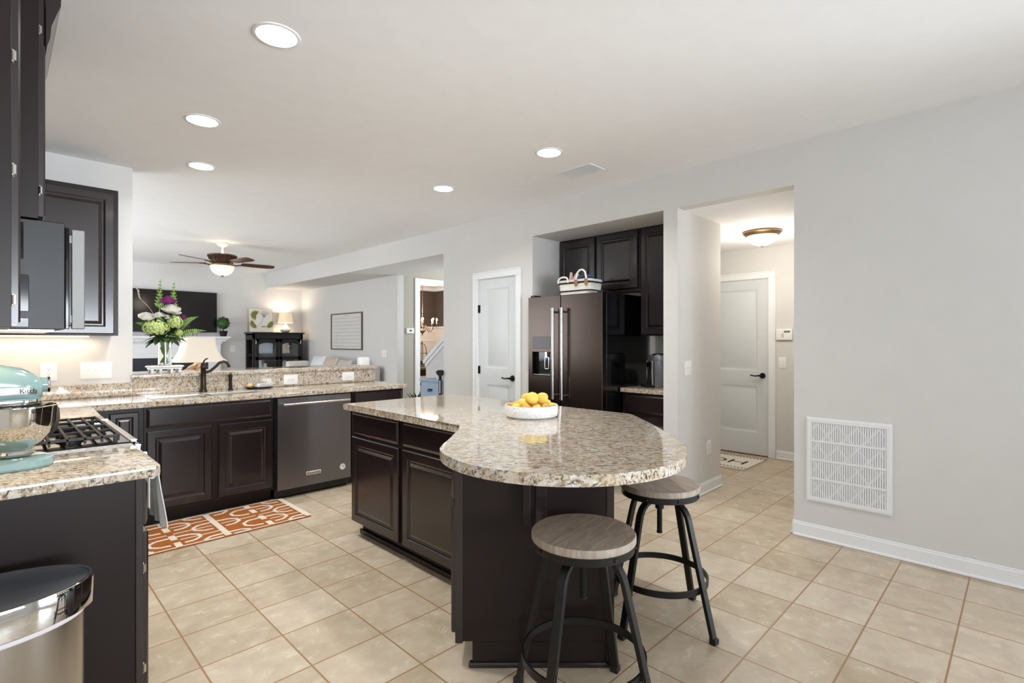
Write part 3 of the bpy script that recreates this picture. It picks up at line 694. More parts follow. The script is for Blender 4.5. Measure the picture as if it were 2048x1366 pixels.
for s_ in (-1, 1):
    m = MB(); hx = s_*.11
    hh = .085 if s_ > 0 else .03
    m.tube([(hx-.06, -.128, .115), (hx-.06, -.13, BH), (hx-.045, -.128, BH+hh*.7), (hx-.02, -.126, BH+hh*.96), (hx, -.126, BH+hh), (hx+.02, -.126, BH+hh*.96), (hx+.045, -.128, BH+hh*.7), (hx+.06, -.13, BH), (hx+.06, -.128, .115)], .009, 10); m.build('handle', ROPE, bk)
LEA = mat('tan_leather', (150, 106, 66), .6)
for hx in (.05, .17):
    m = MB(); m.prism([(-.017, .03), (.017, .03), (.02, .0), (.012, -.03), (0, -.04), (-.012, -.03), (-.02, 0)], 0, .004, .001, M=T(hx, -.134, .108) @ RX(90)); m.build('leather_tab', LEA, bk)
MB().box(.02, .02, 1.8485, .99, .30, 1.8498).build('unfinished_bottom', mat('raw_plywood', (206, 178, 138), .6), bpy.data.objects['over_fridge_cabinet'])
m = MB(); m.lathe([(0, 0), (.05, 0), (.045, .09), (.017, .14), (.008, .15), (0, .15)], 20, (4.06, 3.14, 1.872)); m.lathe([(0, 0), (.026, 0), (.02, .09), (.012, .155), (0, .157)], 16, (4.02, 3.18, 1.872))
tag(m.build('folded_napkin', mat('blush_fabric', (214, 190, 176), .85)), 'blush coloured pointed cloth sticking out of the rope basket', 'cloth')
m = MB()
for i in range(26): m.sph((4.04+random.uniform(-.05, .05), 3.03+random.uniform(-.08, .07), 1.945+random.uniform(0, .03)), random.uniform(.014, .026), random.uniform(.8, 1.3), random.uniform(.8, 1.3), .7, n=8, m=6, jit=.003)
tag(m.build('blue_cloth', mat('blue_print_fabric', (70, 96, 134), .85, var=.8, vscale=70)), 'crumpled blue and white cloth inside the rope basket', 'cloth')

# ================================================================ SMALL THINGS ON THE WALLS
def plate(name, label, loc, rz, w, h, kind, cat, n=1):
    t = thing(name, label, cat, loc, rz)
    MB().box(-w/2, -.006, -h/2, w/2, 0, h/2, .0025, seg=2).build('cover_plate', WHT, t)
    if kind == 'duplex':
        for dz in (-.019, .019):
            m = MB(); m.lathe([(0, 0), (.0165, 0), (.016, .003), (0, .003)], 24, M=T(0, -.006, dz) @ RX(90)); o = m.build('socket', WHT, t)
            m = MB(); m.box(-.007, -.0096, dz-.001, -.0048, -.0088, dz+.008); m.box(.0048, -.0096, dz-.001, .007, -.0088, dz+.008); m.cyl((0, -.0088, dz-.008), (0, -.0096, dz-.008), .0028, n=10); m.build('slots', SLOT, o)
    if kind == 'hduplex':
        m = MB(); m.box(-.034, -.009, -.0165, .034, -.005, .0165, .002); o = m.build('socket', WHT, t)
        m = MB()
        for dx in (-.017, .017):
            m.box(dx-.007, -.0098, .002, dx-.001, -.0088, .004); m.box(dx-.007, -.0098, -.006, dx-.001, -.0088, -.004); m.cyl((dx+.007, -.0088, -.001), (dx+.007, -.0098, -.001), .0026, n=8)
        m.build('slots', SLOT, o)
    if kind == 'toggle':
        for i in range(n):
            x = (i-(n-1)/2)*.046
            m = MB(); m.box(x-.006, -.0075, -.012, x+.006, -.006, .012, .001); m.box(x-.0035, -.018, .000, x+.0035, -.006, .008, .001, M=T(0, 0, 0)); m.build('toggle', WHT, t)
    if kind == 'rocker':
        MB().box(-.0165, -.0085, -.033, .0165, -.005, .033, .002).build('rocker', WHT, t)
    return t
plate('wall_outlet', 'white outlet on the back wall left of the triple switch', (.278, WY, 1.122), 0, .094, .132, 'duplex', 'outlet')
plate('light_switch', 'white triple toggle switch plate on the back wall', (.552, WY, 1.122), 0, .192, .128, 'toggle', 'switch', 3)
plate('wall_outlet', 'white horizontal outlet on the granite splash near the soap tray', (2.035, 5.078, .975), 0, .136, .094, 'hduplex', 'outlet')
plate('wall_outlet', 'white horizontal outlet on the granite splash near the bar end', (2.636, 5.078, .978), 0, .136, .09, 'hduplex', 'outlet')
plate('light_switch', 'white switch on the grey wall at the hall entrance, above an outlet', (4.12, 2.016, 1.122), 0, .125, .122, 'toggle', 'switch', 2)
plate('wall_outlet', 'white outlet low on the hall entrance wall', (4.52, 2.016, .395), 0, .088, .125, 'duplex', 'outlet')
plate('light_switch', 'white rocker switch below the alarm keypad in the hall', (6.32, 1.955, 1.105), R(-90), .078, .125, 'rocker', 'switch')
plate('light_switch', 'white switch on the living room wall right of the framed music sheet', (4.66, 7.70, 1.14), R(-90), .15, .125, 'toggle', 'switch', 2)
plate('wall_outlet', 'white outlet on the far living room wall under the topiary', (3.30, 11.05, 1.2), 0, .09, .12, 'duplex', 'outlet')
kp = thing('alarm_keypad', 'white alarm keypad with small grey display on the hall wall', 'keypad', (6.32, 1.928, 1.425), R(-90))
MB().box(-.088, -.028, -.062, .082, 0, .062, .005, seg=2).build('housing', WHT, kp)
MB().box(-.005, -.0295, .02, .06, -.028, .042).build('display', mat('display_grey', (120, 128, 120), .3), kp)
m = MB()
for i in range(3):
    for j in range(2): m.box(-.028+j*.012, -.0298, -.03+i*.016, -.021+j*.012, -.028, -.022+i*.016)
m.build('buttons', SLOT, kp)
tm = thing('thermostat', 'white thermostat with small dark screen on the beige foyer wall', 'thermostat', (4.90, 7.3, 1.525), 0)
MB().box(-.075, -.025, -.045, .075, 0, .045, .005).build('housing', WHT, tm); MB().box(-.02, -.027, -.012, .025, -.025, .015).build('screen', SLOT, tm)
# return air grille
gr = thing('return_air_grille', 'large square white return air grille low on the right wall', 'vent', (WX, .826, .5415), R(-90))
GW, GH = .241, .287
m = MB()
m.box(-GW, -.008, -GH, GW, 0, -GH+.03, .002); m.box(-GW, -.008, GH-.03, GW, 0, GH, .002); m.box(-GW, -.008, -GH+.03, -GW+.026, 0, GH-.03, .002); m.box(GW-.026, -.008, -GH+.03, GW, 0, GH-.03, .002)
m.box(-GW+.008, -.014, -GH+.009, GW-.008, -.004, -GH+.034, .002); m.box(-GW+.008, -.014, GH-.034, GW-.008, -.004, GH-.009, .002); m.box(-GW+.008, -.014, -GH+.03, -GW+.03, -.004, GH-.03, .002); m.box(GW-.03, -.014, -GH+.03, GW-.008, -.004, GH-.03, .002)
for k in (1, 2, 3):
    z = -GH+.032+(2*GH-.064)*k/4; m.box(-GW+.03, -.013, z-.007, GW-.03, -.003, z+.007, .001)
m.build('frame', TRIM, gr)
m = MB(); n = 33
for i in range(n):
    x = -GW+.036+(2*GW-.072)*i/(n-1)
    m.box(x-.005, -.010, -GH+.032, x+.0045, -.0085, GH-.032, M=None)
m.build('louvres', TRIM, gr)
m = MB(); fz = -.0028
m.box(-GW+.026, fz, -GH+.03, GW-.026, fz+.002, GH-.03); m.build('filter', mat('filter_media', (186, 186, 186), .8), gr)
m = MB()
for k in range(-6, 7):
    for s_ in (-1, 1):
        x0 = k*.115; q = [(x0, -GH), (x0+s_*2*GH, GH)]
        pts_ = []
        for i in range(41):
            u = i/40; x = x0+s_*(2*GH-.06)*u*.8-s_*GH*.8; z = -GH+.03+(2*GH-.06)*u
            if abs(x) < GW-.034: pts_.append((x, -.0045-.0012*s_, z))
        if len(pts_) > 1: m.sweep([pts_[0], pts_[-1]], [(-.008, -.001), (.008, -.001), (.008, .001), (-.008, .001)], (0, 1, 0))
m.build('filter_lattice', TRIM, gr)
# ceiling register
cr = thing('ceiling_register', 'white rectangular air register in the ceiling near the right wall', 'vent', (3.386, 2.582, CZ), 0)
m = MB(); m.box(-.105, -.172, -.006, .105, -.150, 0, .002); m.box(-.105, .150, -.006, .105, .172, 0, .002); m.box(-.105, -.15, -.006, -.083, .15, 0, .002); m.box(.083, -.15, -.006, .105, .15, 0, .002); m.box(-.083, -.008, -.006, .083, .008, 0, .001); m.build('frame', TRIM, cr)
m = MB()
for i in range(13): m.box(-.083, -.146+i*.0112, -.007, .083, -.142+i*.0112, -.003, M=None)
for i in range(13): m.box(-.083, .012+i*.0112, -.005, .083, .020+i*.0112, -.003, M=None)
m.build('slats', TRIM, cr)
MB().box(-.083, -.15, -.002, .083, -.008, .0).build('duct', mat('duct_grey', (150, 150, 148), .8), cr)
# recessed lights
CL = ['nearest recessed ceiling light above the range side of the kitchen', 'second recessed ceiling light over the aisle before the sink', 'small recessed ceiling light directly in front of the sink wall', 'recessed ceiling light beside the air register', 'recessed ceiling light before the closet door wall']
for (x, y), l in zip(CANS, CL):
    t = thing('recessed_light', l, 'light', (x, y, CZ), 0, 'recessed ceiling lights')
    MB().lathe([(.084, -.002), (.087, -.006), (.1, -.004), (.103, 0), (.084, 0)], 40, cap=False).build('trim_ring', TRIM, t)
    MB().lathe([(0, -.003), (.084, -.003), (.084, -.002), (0, -.002)], 36).build('lens', LENS, t)
# hall flush lamp
hl = thing('ceiling_lamp', 'flush bronze ceiling lamp with frosted bowl in the hall', 'lamp', (5.39, 1.855, 2.44))
MB().lathe([(0, 0), (.165, 0), (.178, -.006), (.178, -.018), (.165, -.026), (.15, -.045), (.14, -.045), (.14, -.01), (0, -.01)], 48).build('pan', mat('brushed_bronze', (128, 104, 76), .35, .8), hl)
MB().lathe([(.144*math.cos(PI/2*k/14)**.8 if k < 14 else 0, -.03-.108*math.sin(PI/2*k/14)) for k in range(15)], 48).build('glass_bowl', GLOBE, hl)
MB().lathe([(0, -.136), (.014, -.138), (.016, -.146), (.009, -.152), (.006, -.162), (0, -.165)], 20).build('finial', BRONZE, hl)
point('hall_bulb', (5.39, 1.855, 2.16), 21, .12, (1, .93, .82))
# hall mat
hm = thing('door_mat', 'cream woven door mat with black lettering before the hall door', 'mat', (5.83, 2.52, 0), R(90))
MB().box(-.46, -.33, .001, .46, .35, .010, .003).build('mat_base', mat('cream_weave', (222, 216, 202), .95, bump=.5, bscale=200), hm)
m = MB()
for s_ in (-1, 1):
    for k in range(24):
        x = -.44+k*.0375
        for q in (0, 1): m.box(x+q*.018, s_*.275-.026+q*.026, .010, x+q*.018+.016, s_*.275-.008+q*.026, .0112)
m.box(-.455, -.327, .010, .455, -.318, .0112); m.box(-.455, .338, .010, .455, .347, .0112); m.box(-.457, -.327, .010, -.449, .347, .0112)
m.build('border_pattern', BLKF, hm)
text('HOME', .29, 'mat_lettering', mat('charcoal_yarn', (62, 58, 50), .95), hm, T(.06, 0, .0105) @ Matrix.Diagonal((1.05, .9, 1, 1)), .0006)
# kitchen rug
rgx0, rgx1, rgy0, rgy1 = .56, 1.715, 3.885, 4.49
rg2 = thing('kitchen_rug', 'rust orange runner with white looping lines before the sink cabinet', 'rug', (0, 0, 0))
MB().box(rgx0, rgy0, .001, rgx1, rgy1, .009, .003).build('rug_base', mat('rust_weave', (166, 98, 48), .95, spec=.2, bump=.5, bscale=220, var=.12, vscale=60), rg2)
m = MB(); PR = [(-.011, -.0008), (.011, -.0008), (.011, .0008), (-.011, .0008)]; PT = [(-.006, -.0008), (.006, -.0008), (.006, .0008), (-.006, .0008)]; PW = [(-.02, -.0008), (.02, -.0008), (.02, .0008), (-.02, .0008)]
rpk = [0]
def rp(pts_, prof=PR):
    for a, b in zip(pts_, pts_[1:]):
        a = (min(max(a[0], rgx0+.012), rgx1-.012), min(max(a[1], rgy0+.01), rgy1-.01), .0098+rpk[0]*.00001); b = (min(max(b[0], rgx0+.012), rgx1-.012), min(max(b[1], rgy0+.01), rgy1-.01), .0098+rpk[0]*.00001); rpk[0] += 1
        if (Vector(a)-Vector(b)).length > .02: m.sweep([a, b], prof, (0, 0, 1))
for i, xc in enumerate((.56, .85, 1.14, 1.43, 1.70)):
    if i % 2 == 0: rp([(xc, rgy0), (xc, rgy1)], PW)
    else:
        for y in (3.94, 4.10, 4.30, 4.44): rp([(xc, y-.05), (xc, y+.05)], PW)
    for s_ in (-1, 1):
        for yb in ((4.03, 4.33) if i % 2 else (3.88, 4.18, 4.48)):
            rp([(xc+s_*.02, yb+.075), (xc+s_*.10, yb+.07), (xc+s_*.145, yb+.03), (xc+s_*.145, yb-.03), (xc+s_*.10, yb-.07), (xc+s_*.04, yb-.075)])
            if s_ > 0 or i % 2 == 0: rp([(xc+s_*.03, yb), (xc+s_*.27, yb)], PT)
m.build('line_pattern', mat('ivory_weave', (226, 216, 200), .95), rg2)
# trash can
tc_ = thing('trash_can', 'oval stainless steel trash can with black lid in left foreground', 'trash can', (-.04, 1.955, 0))
ov = lambda r, z, k=1: (r, z)
def ovl(mb, prof, n=64): return mb.loft([[(max(a, 1e-3)*math.cos(2*PI*i/n), max(a*.64, 1e-3)*math.sin(2*PI*i/n), z) for i in range(n)] for a, z in prof])
ovl(MB(), [(.222, .02), (.224, .03), (.224, .60), (.22, .60)]).build('body', mat('brushed_can_steel', (176, 172, 166), .26, 1, aniso=(40, 40, 1), var=.05), tc_)
ovl(MB(), [(.225, .0), (.226, .02), (.222, .024)]).build('base_ring', BLKPL, tc_)
ovl(MB(), [(.226, .585), (.246, .592), (.247, .665), (.243, .672), (.236, .672), (.236, .66)]).build('rim_band', CHROME, tc_)
ovl(MB(), [(.236, .655), (.236, .667), (.225, .670), (.12, .667), (.0, .665)]).build('lid', mat('dusty_black_lid', (40, 44, 52), .42, var=.4, vscale=30), tc_)
ovl(MB(), [(.2245, .572), (.2275, .575), (.2275, .585), (.2245, .585)]).build('liner_edge', mat('bag_white', (225, 220, 226), .6), tc_)

# ================================================================ MIXER
mx = thing('stand_mixer', 'mint green stand mixer with polished steel bowl on the left worktop', 'stand mixer', (.045, 2.455, .915))
m = MB(); m.loft([[(x-.085, y, z) for x, y in rbox(a, b, rd)] for a, b, rd, z in ((.185, .098, .09, 0), (.190, .102, .095, .008), (.186, .098, .09, .026), (.165, .08, .075, .036))]); m.build('base', MINT, mx)
m = MB(); m.loft([[(x-.195-ofs, y, z) for x, y in rbox(a, b, .035)] for a, b, z, ofs in ((.07, .07, .03, 0), (.05, .052, .08, 0), (.045, .05, .16, 0), (.055, .055, .22, 0))]); m.build('pedestal', MINT, mx)
# head: lofted along x
def hr(x, ry, zt, zb, n=28, pw=2.3):
    o = []
    for i in range(n):
        a = 2*PI*i/n; c_, s_ = math.cos(a), math.sin(a); zc = (zt+zb)/2; hz = (zt-zb)/2
        o.append((x, ry*math.copysign(abs(c_)**(2/pw), c_), zc+hz*math.copysign(abs(s_)**(2/pw), s_)))
    return o
m = MB(); m.loft([hr(-.26, .02, .30, .25), hr(-.25, .05, .325, .235), hr(-.21, .066, .345, .222), hr(-.13, .072, .356, .218), hr(-.04, .072, .352, .216), hr(.02, .068, .338, .216), hr(.052, .058, .318, .220), hr(.066, .045, .300, .228), hr(.072, .03, .285, .24)]); m.build('head', MINT, mx)
m = MB(); m.cyl((.05, 0, .278), (.088, 0, .278), .026, .025, 24); m.build('hub', MINT, mx)
m = MB(); m.lathe([(.019, 0), (.027, 0), (.0275, .006), (.02, .008), (.012, .006), (0, .006)], 24, M=T(.086, 0, .278) @ RY(90)); m.build('hub_cap', CHROME, mx)
def hb(x, ry, z0, z1): return [(x, -ry, z0), (x, ry, z0), (x, ry, z1), (x, -ry, z1)]
m = MB(); poly = [(-.24, -.062), (-.2, -.0705), (-.05, -.0735), (.02, -.071), (.054, -.056), (.069, -.03), (.069, .03), (.054, .056), (.02, .071), (-.05, .0735), (-.2, .0705), (-.24, .062)]
m.prism(poly, .262-.012, .262+.014, .002); m.build('band', mat('brushed_band', (206, 208, 212), .25, .9), mx)
m = MB(); m.prism(poly, .219, .232, .002); m.build('lower_trim_band', CHROME, mx)
def wrap_text(body, size, x0):
    o = text(body, size, 'band_lettering', BLKF, mx, Matrix.Identity(4), .0003, 'LEFT')
    path = [Vector(p) for p in ((-.2, -.0705), (-.05, -.0735), (.02, -.071), (.054, -.056), (.069, -.03), (.069, .03), (.054, .056))]
    for v in o.data.vertices:
        d = v.co.x+(x0+.2); k = 0
        while k < len(path)-2 and d > (path[k+1]-path[k]).length: d -= (path[k+1]-path[k]).length; k += 1
        t_ = (path[k+1]-path[k]).normalized(); p = path[k]+t_*d+Vector((t_.y, -t_.x))*(.0006+v.co.z)
        v.co = (p.x, p.y, .2625+v.co.y)
wrap_text('KitchenAid', .022, .012); wrap_text('ARTISAN', .009, -.055)
m = MB(); m.lathe([(0, .205), (.06, .205), (.068, .212), (.07, .225), (.066, .236), (0, .236)], 36, (.0, 0, 0)); m.build('planetary', MINT, mx)
m = MB(); m.lathe([(.066, .208), (.0725, .21), (.073, .222), (.068, .224)], 36, (.0, 0, 0), cap=False); m.build('drip_ring', CHROME, mx)
m = MB(); m.cyl((0, 0, .10), (0, 0, .206), .006, n=12); m.build('beater_shaft', STEEL, mx)
m = MB(); m.lathe([(0, .040), (.05, .040), (.054, .048), (.048, .058), (.052, .068), (.075, .085), (.098, .115), (.109, .15), (.113, .205), (.117, .2065), (.117, .2095), (.112, .2095), (.107, .15), (.096, .118), (.073, .09), (.045, .075), (0, .072)], 56); m.build('bowl', POLISH, mx)
m = MB(); m.sweep([(.112, .0, .190), (.121, .0, .194), (.128, 0, .182), (.130, 0, .15), (.123, 0, .118), (.109, 0, .102), (.098, 0, .104)], [(-.012, -.003), (.012, -.003), (.013, .0), (.012, .003), (-.012, .003), (-.013, 0)], (0, 1, 0), M=RZ(30)); m.build('bowl_handle', mat('handle_steel', (140, 138, 135), .16, 1), mx)

# ================================================================ SINK THINGS
fc = thing('kitchen_faucet', 'oil rubbed bronze kitchen faucet with curved spout at the sink', 'faucet', (1.262, 5.0, .9145))
m = MB(); m.lathe([(0, 0), (.032, 0), (.032, .006), (.026, .014), (.022, .04), (.0205, .12), (.0205, .20), (.024, .205), (.024, .212), (.0205, .217), (.018, .225), (.021, .232), (.016, .246), (0, .25)], 32); m.build('body', BRONZE, fc)
m = MB(); sp = [(.012, 0, .165), (.05, -.0, .175), (.09, -.0, .21), (.12, 0, .245), (.15, 0, .257), (.176, 0, .247), (.19, 0, .222), (.194, 0, .205)]
m.tube(sp, .0115, 14, up=(0, 1, 0), scale=[1.15, 1, 1, 1, 1, 1, 1.05, 1.25]); m.build('spout', BRONZE, fc)
m = MB(); m.tube([(0, 0, .248), (.004, -.004, .262), (.016, -.01, .278), (.034, -.02, .285)], .006, 10, scale=[1.2, 1, .9, .8]); m.build('lever', BRONZE, fc)
bpy.data.objects['kitchen_faucet'].rotation_euler.z = R(-14)
sprp = thing('side_sprayer', 'short dark side sprayer right of the faucet', 'sprayer', (1.475, 5.0, .9145))
MB().lathe([(0, 0), (.022, 0), (.022, .006), (.015, .012), (.014, .07), (0, .07)], 24).build('holder', BLKMET, sprp)
MB().lathe([(0, .07), (.011, .07), (.015, .09), (.014, .105), (.017, .12), (.016, .136), (.01, .142), (0, .143)], 20).build('spray_head', BLKMET, sprp)
ty = thing('soap_tray', 'small dark tray with black and white brush beside the sprayer', 'tray', (1.71, 4.98, .915), R(4))
m = MB(); m.loft([[(x*k, y*k, z) for x, y in rbox(.125, .05, .05)] for k, z in ((.8, 0), (1, .012), (1, .016), (.95, .014), (.75, .005))]); m.build('dish', BLKPL, ty)
bs = thing('scrub_brush', 'folded black and white striped cloth lying on the tray', 'cloth', (1.745, 4.985, .928), R(4))
m = MB(); m.box(-.065, -.035, 0, .085, .035, .014, .006, seg=2); m.box(-.06, -.03, .014, .075, .03, .028, .006, seg=2); m.build('cloth_fold', CLOTH, bs)
m = MB(); m.box(-.05, -.0362, .009, .08, .0362, .013, .001); m.box(-.04, -.031, .0225, .07, .031, .0258, .001); m.build('black_stripe', BLKF, bs)
tag(MB().sph((1.63, 4.985, .945), .022, 1.2, .9, .8, 14, 10, jit=.002).build('sponge', mat('yellow_sponge', (226, 196, 130), .9, bump=.6, bscale=200)), 'small yellow sponge on the tray by the striped cloth', 'sponge')

# ================================================================ BAR: stand, vase, flowers
BY = 5.27
st = thing('display_stand', 'distressed white riser stand under the flower vase', 'stand', (1.035, BY, 1.079))
m = MB(); m.loft([[(x*k, y*k, z) for x, y in rbox(.135, .075, .03, 4)] for k, z in ((.93, .043), (1, .048), (1, .052), (.96, .058), (.94, .060))]); m.build('top', WHTP, st)
m = MB(); m.box(-.118, -.062, .028, .118, -.054, .043, .002); m.box(-.118, .054, .028, .118, .062, .043, .002); m.box(-.118, -.054, .028, -.110, .054, .043); m.box(.110, -.054, .028, .118, .054, .043); m.build('apron', WHTP, st)
for x in (-.1, -.04, .04, .1):
    for y in (-.055, .055):
        MB().lathe([(0, 0), (.012, 0), (.014, .006), (.009, .012), (.012, .022), (.011, .030), (0, .030)], 12, (x, y, 0)).build('leg', WHTP, st)
vs_ = thing('flower_vase', 'clear glass cylinder vase of water on the white riser', 'vase', (1.035, BY, 1.140))
m = MB(); m.lathe([(0, 0), (.047, 0), (.05, .004), (.05, .212), (.0475, .214), (.046, .212), (.046, .012), (0, .010)], 40); m.build('glass', GLASS, vs_)
m = MB(); m.lathe([(0, .0105), (.0455, .0125), (.0455, .155), (0, .155)], 36); m.build('water', mat('water', (244, 250, 240), .0, trans=1, ior=1.33), vs_)
bq = thing('flower_bouquet', 'mixed bouquet of hydrangeas, white roses and ferns in the glass vase', 'flowers', (1.035, BY, 1.15))
def V(px, py):   # local offsets from photo-plane X/Z of the bouquet
    return Vector((px, 0, py))
m = MB()
for i in range(24):
    a = random.uniform(0, 2*PI); r0 = .03*random.random(); a2 = a+PI*.8
    m.tube([(r0*math.cos(a2), r0*math.sin(a2), .012), (0.5*r0*math.cos(a), .5*r0*math.sin(a), .1), (.035*math.cos(a), .035*math.sin(a), .21), (.07*math.cos(a), .06*math.sin(a), .30)], .0035, 6)
m.build('stems', mat('stem_green', (150, 168, 96), .5), bq)
# broad leaves (collar)
m = MB()
for i in range(26):
    a = 2*PI*i/26+random.uniform(-.1, .1); el = random.uniform(-.1, .5)
    leaf(m, (.02*math.cos(a), .02*math.sin(a), .21+random.uniform(0, .05)), (math.cos(a), math.sin(a), el), random.uniform(.11, .155), .07, .45)
m.build('foliage', GREEN[0], bq)
m = MB()
for i in range(64):
    a = 2*PI*random.random(); el = random.uniform(.1, 1.6)
    leaf(m, (.05*math.cos(a), .04*math.sin(a), .22+random.uniform(0, .15)), (math.cos(a), math.sin(a)*.8, el), random.uniform(.08, .15), .062, .25)
m.build('foliage', GREEN[2], bq)
def fern(p, d, L, W):
    m = MB(); p = Vector(p); d = Vector(d).normalized(); n = 16
    cam_ = Vector((-.2, -1, .1)); sd = d.cross(cam_).normalized()
    cpts = [p+d*L*i/n+Vector((0, 0, .10*L*math.sin(PI*i/n)))for i in range(n+1)]
    m.tube(cpts, .0022, 6)
    for i in range(1, n):
        wd = W*(1-(i/n)**1.4)*min(1, i/3)
        for s_ in (-1, 1): leaf(m, cpts[i], sd*s_+d*.35, wd, .012, .15, up=cam_, n=3)
    m.build('fern_frond', mat('fern_green', (112, 150, 58), .5, var=.2), bq)
fern((.05, -.04, .27), (.8, -.1, .62), .24, .05); fern((.06, -.05, .22), (1, -.15, .30), .25, .045); fern((-.02, -.07, .27), (-.3, -.1, .95), .16, .05); fern((-.06, -.02, .27), (-1, 0, .55), .17, .04)
def hyd(p, r, sx=1, sz=.8):
    m = MB(); p = Vector(p)
    for i in range(260):
        u = random.uniform(-.85, 1); a = random.uniform(0, 2*PI); q = math.sqrt(max(0, 1-u*u))
        jr = random.uniform(.96, 1.08); c_ = p+Vector((q*math.cos(a)*r*sx, q*math.sin(a)*r*.9, u*r*sz))*jr; n_ = (c_-p).normalized()
        for k in range(4):
            t_ = n_.orthogonal().normalized(); t_.rotate(Matrix.Rotation(k*PI/2+i, 3, n_)); leaf(m, c_, t_+n_*.45, .014, .014, .1, up=n_, n=2)
    m.sph(p, r*.84, sx, .9, sz, 14, 10)
    m.build('hydrangea_head', LIME, bq)
hyd((-.08, -.09, .31), .080, 1.12, .72); hyd((.055, -.08, .36), .056, 1, .95); hyd((.09, -.07, .27), .026)
def rose(p, r, mt, name, ax=(0, -.5, 1), nl=5):
    m = MB(); p = Vector(p); ax = Vector(ax).normalized()
    Q = ax.to_track_quat('Z', 'Y').to_matrix().to_4x4()
    for L_ in range(nl):
        rad = r*(.22+.78*L_/(nl-1)); npet = 3+L_
        for k in range(npet):
            a0 = 2*PI*k/npet+L_*.7; rows_ = []
            for i in range(5):
                t_ = i/4; row = []
                for j in range(5):
                    b_ = a0+(j/4-.5)*2*PI/npet*1.35
                    rr2 = rad*(.35+.75*math.sin(t_*PI*.55)); z_ = r*(1.05*t_-.12*L_*t_)-.004*abs(j-2)
                    row.append(m.bm.verts.new(Q @ Vector((rr2*math.cos(b_), rr2*math.sin(b_), z_))+p))
                rows_.append(row)
            for i in range(4):
                for j in range(4): m.bm.faces.new((rows_[i][j], rows_[i][j+1], rows_[i+1][j+1], rows_[i+1][j]))
    m.build(name, mt, bq)
rose((-.14, -.05, .385), .056, WPET, 'rose_head'); rose((.03, -.07, .45), .068, WPET, 'rose_head', (0, -.35, 1)); rose((.055, -.05, .44), .05, WPET, 'rose_head', (.3, -.3, 1)); rose((-.05, -.05, .40), .045, WPET, 'rose_head', (-.1, -.3, 1)); rose((.0, -.08, .395), .03, WPET, 'rose_head')
rose((.01, -.06, .525), .060, PURP, 'purple_flower', (0, -.25, 1), 6); rose((.125, -.03, .40), .03, PURP, 'purple_flower', (.4, -.5, 1)); rose((.16, -.02, .365), .022, PURP, 'purple_flower', (.8, -.4, .6))
for (x, z0, z1) in ((-.045, .42, .73), (.055, .42, .715)):
    m = MB(); m.tube([(x*.6, -.03, .30), (x, -.03, z0), (x+.01, -.03, z1)], .003, 6)
    for k in range(8):
        z = z0+.06+(z1-z0-.06)*k/8; s_ = .058*(1-k/10)
        for q in range(5):
            a = q*2*PI/5+k*.6
            leaf(m, (x+.006*k/8, -.03, z), (math.cos(a), math.sin(a), .7), s_, s_*.8, -.2, n=3)
    m.build('bells_spike', mat('bell_green', (160, 192, 104), .55), bq)
m = MB(); m.tube([(-.05, -.04, .36), (-.12, -.05, .48), (-.19, -.05, .56), (-.21, -.05, .66)], .0016, 5)
for k in range(11): m.sph((-.185-.025*k/10+random.uniform(-.006, .006), -.05, .555+.011*k), .0055, n=6, m=5)
m.build('budding_twig', mat('twig_buds', (196, 178, 160), .8), bq)
# small white box at the bar end
bx = thing('white_box', 'small bright white rounded box at the right end of the bar', 'box', (2.91, 5.25, 1.079))
m = MB(); m.loft([[(x, y, z) for x, y in rbox(.062*k, .045*k, .025)] for k, z in ((.92, 0), (1, .006), (.99, .075), (.9, .088), (.75, .092))]); m.build('body', WHT, bx)
# lamp behind the bar on an end table
et = thing('end_table', 'low side table behind the bar carrying the large lamp', 'table', (1.56, 6.35, 0))
MB().box(-.25, -.2, .58, .25, .2, .61, .005).build('table_top', ESP, et)
for x in (-.22, .22):
    for y in (-.17, .17): MB().box(x-.02, y-.02, 0, x+.02, y+.02, .58, .003).build('leg', ESP, et)
bl = thing('table_lamp', 'lamp with wide cream bell shade behind the bar and faucet', 'lamp', (1.555, 6.35, .611))
def bell(rings, n=4): return rings
m = MB(); pr = [(.255, .515), (.205, .56), (.175, .62), (.155, .69), (.145, .775)]
m.loft([[(x, y, z) for x, y in rbox(r, r*.8, r*.30, 5)] for r, z in pr], cap=False)
m.build('lamp_shade', SHADE2, bl)
m = MB(); m.lathe([(0, 0), (.08, 0), (.085, .01), (.06, .03), (.03, .06), (.05, .12), (.09, .2), (.1, .28), (.075, .36), (.03, .42), (.02, .45), (.012, .46), (.012, .56), (0, .56)], 28); m.build('lamp_base', mat('pale_wicker', (214, 190, 160), .7, bump=.8, bscale=80), bl)
m = MB()
for i in range(16):
    m.tube([(-.10+.012*i-.06, .0+random.uniform(-.05, .05), .40+.004*i), (-.09+.01*i, random.uniform(-.04, .04), .46+.003*i), (-.03+.004*i, 0, .50)], .007, 6)
m.build('rope_knot', mat('blush_rope', (226, 196, 168), .8), bl)
point('big_lamp_bulb', (1.555, 6.35, 1.24), .9, .06)

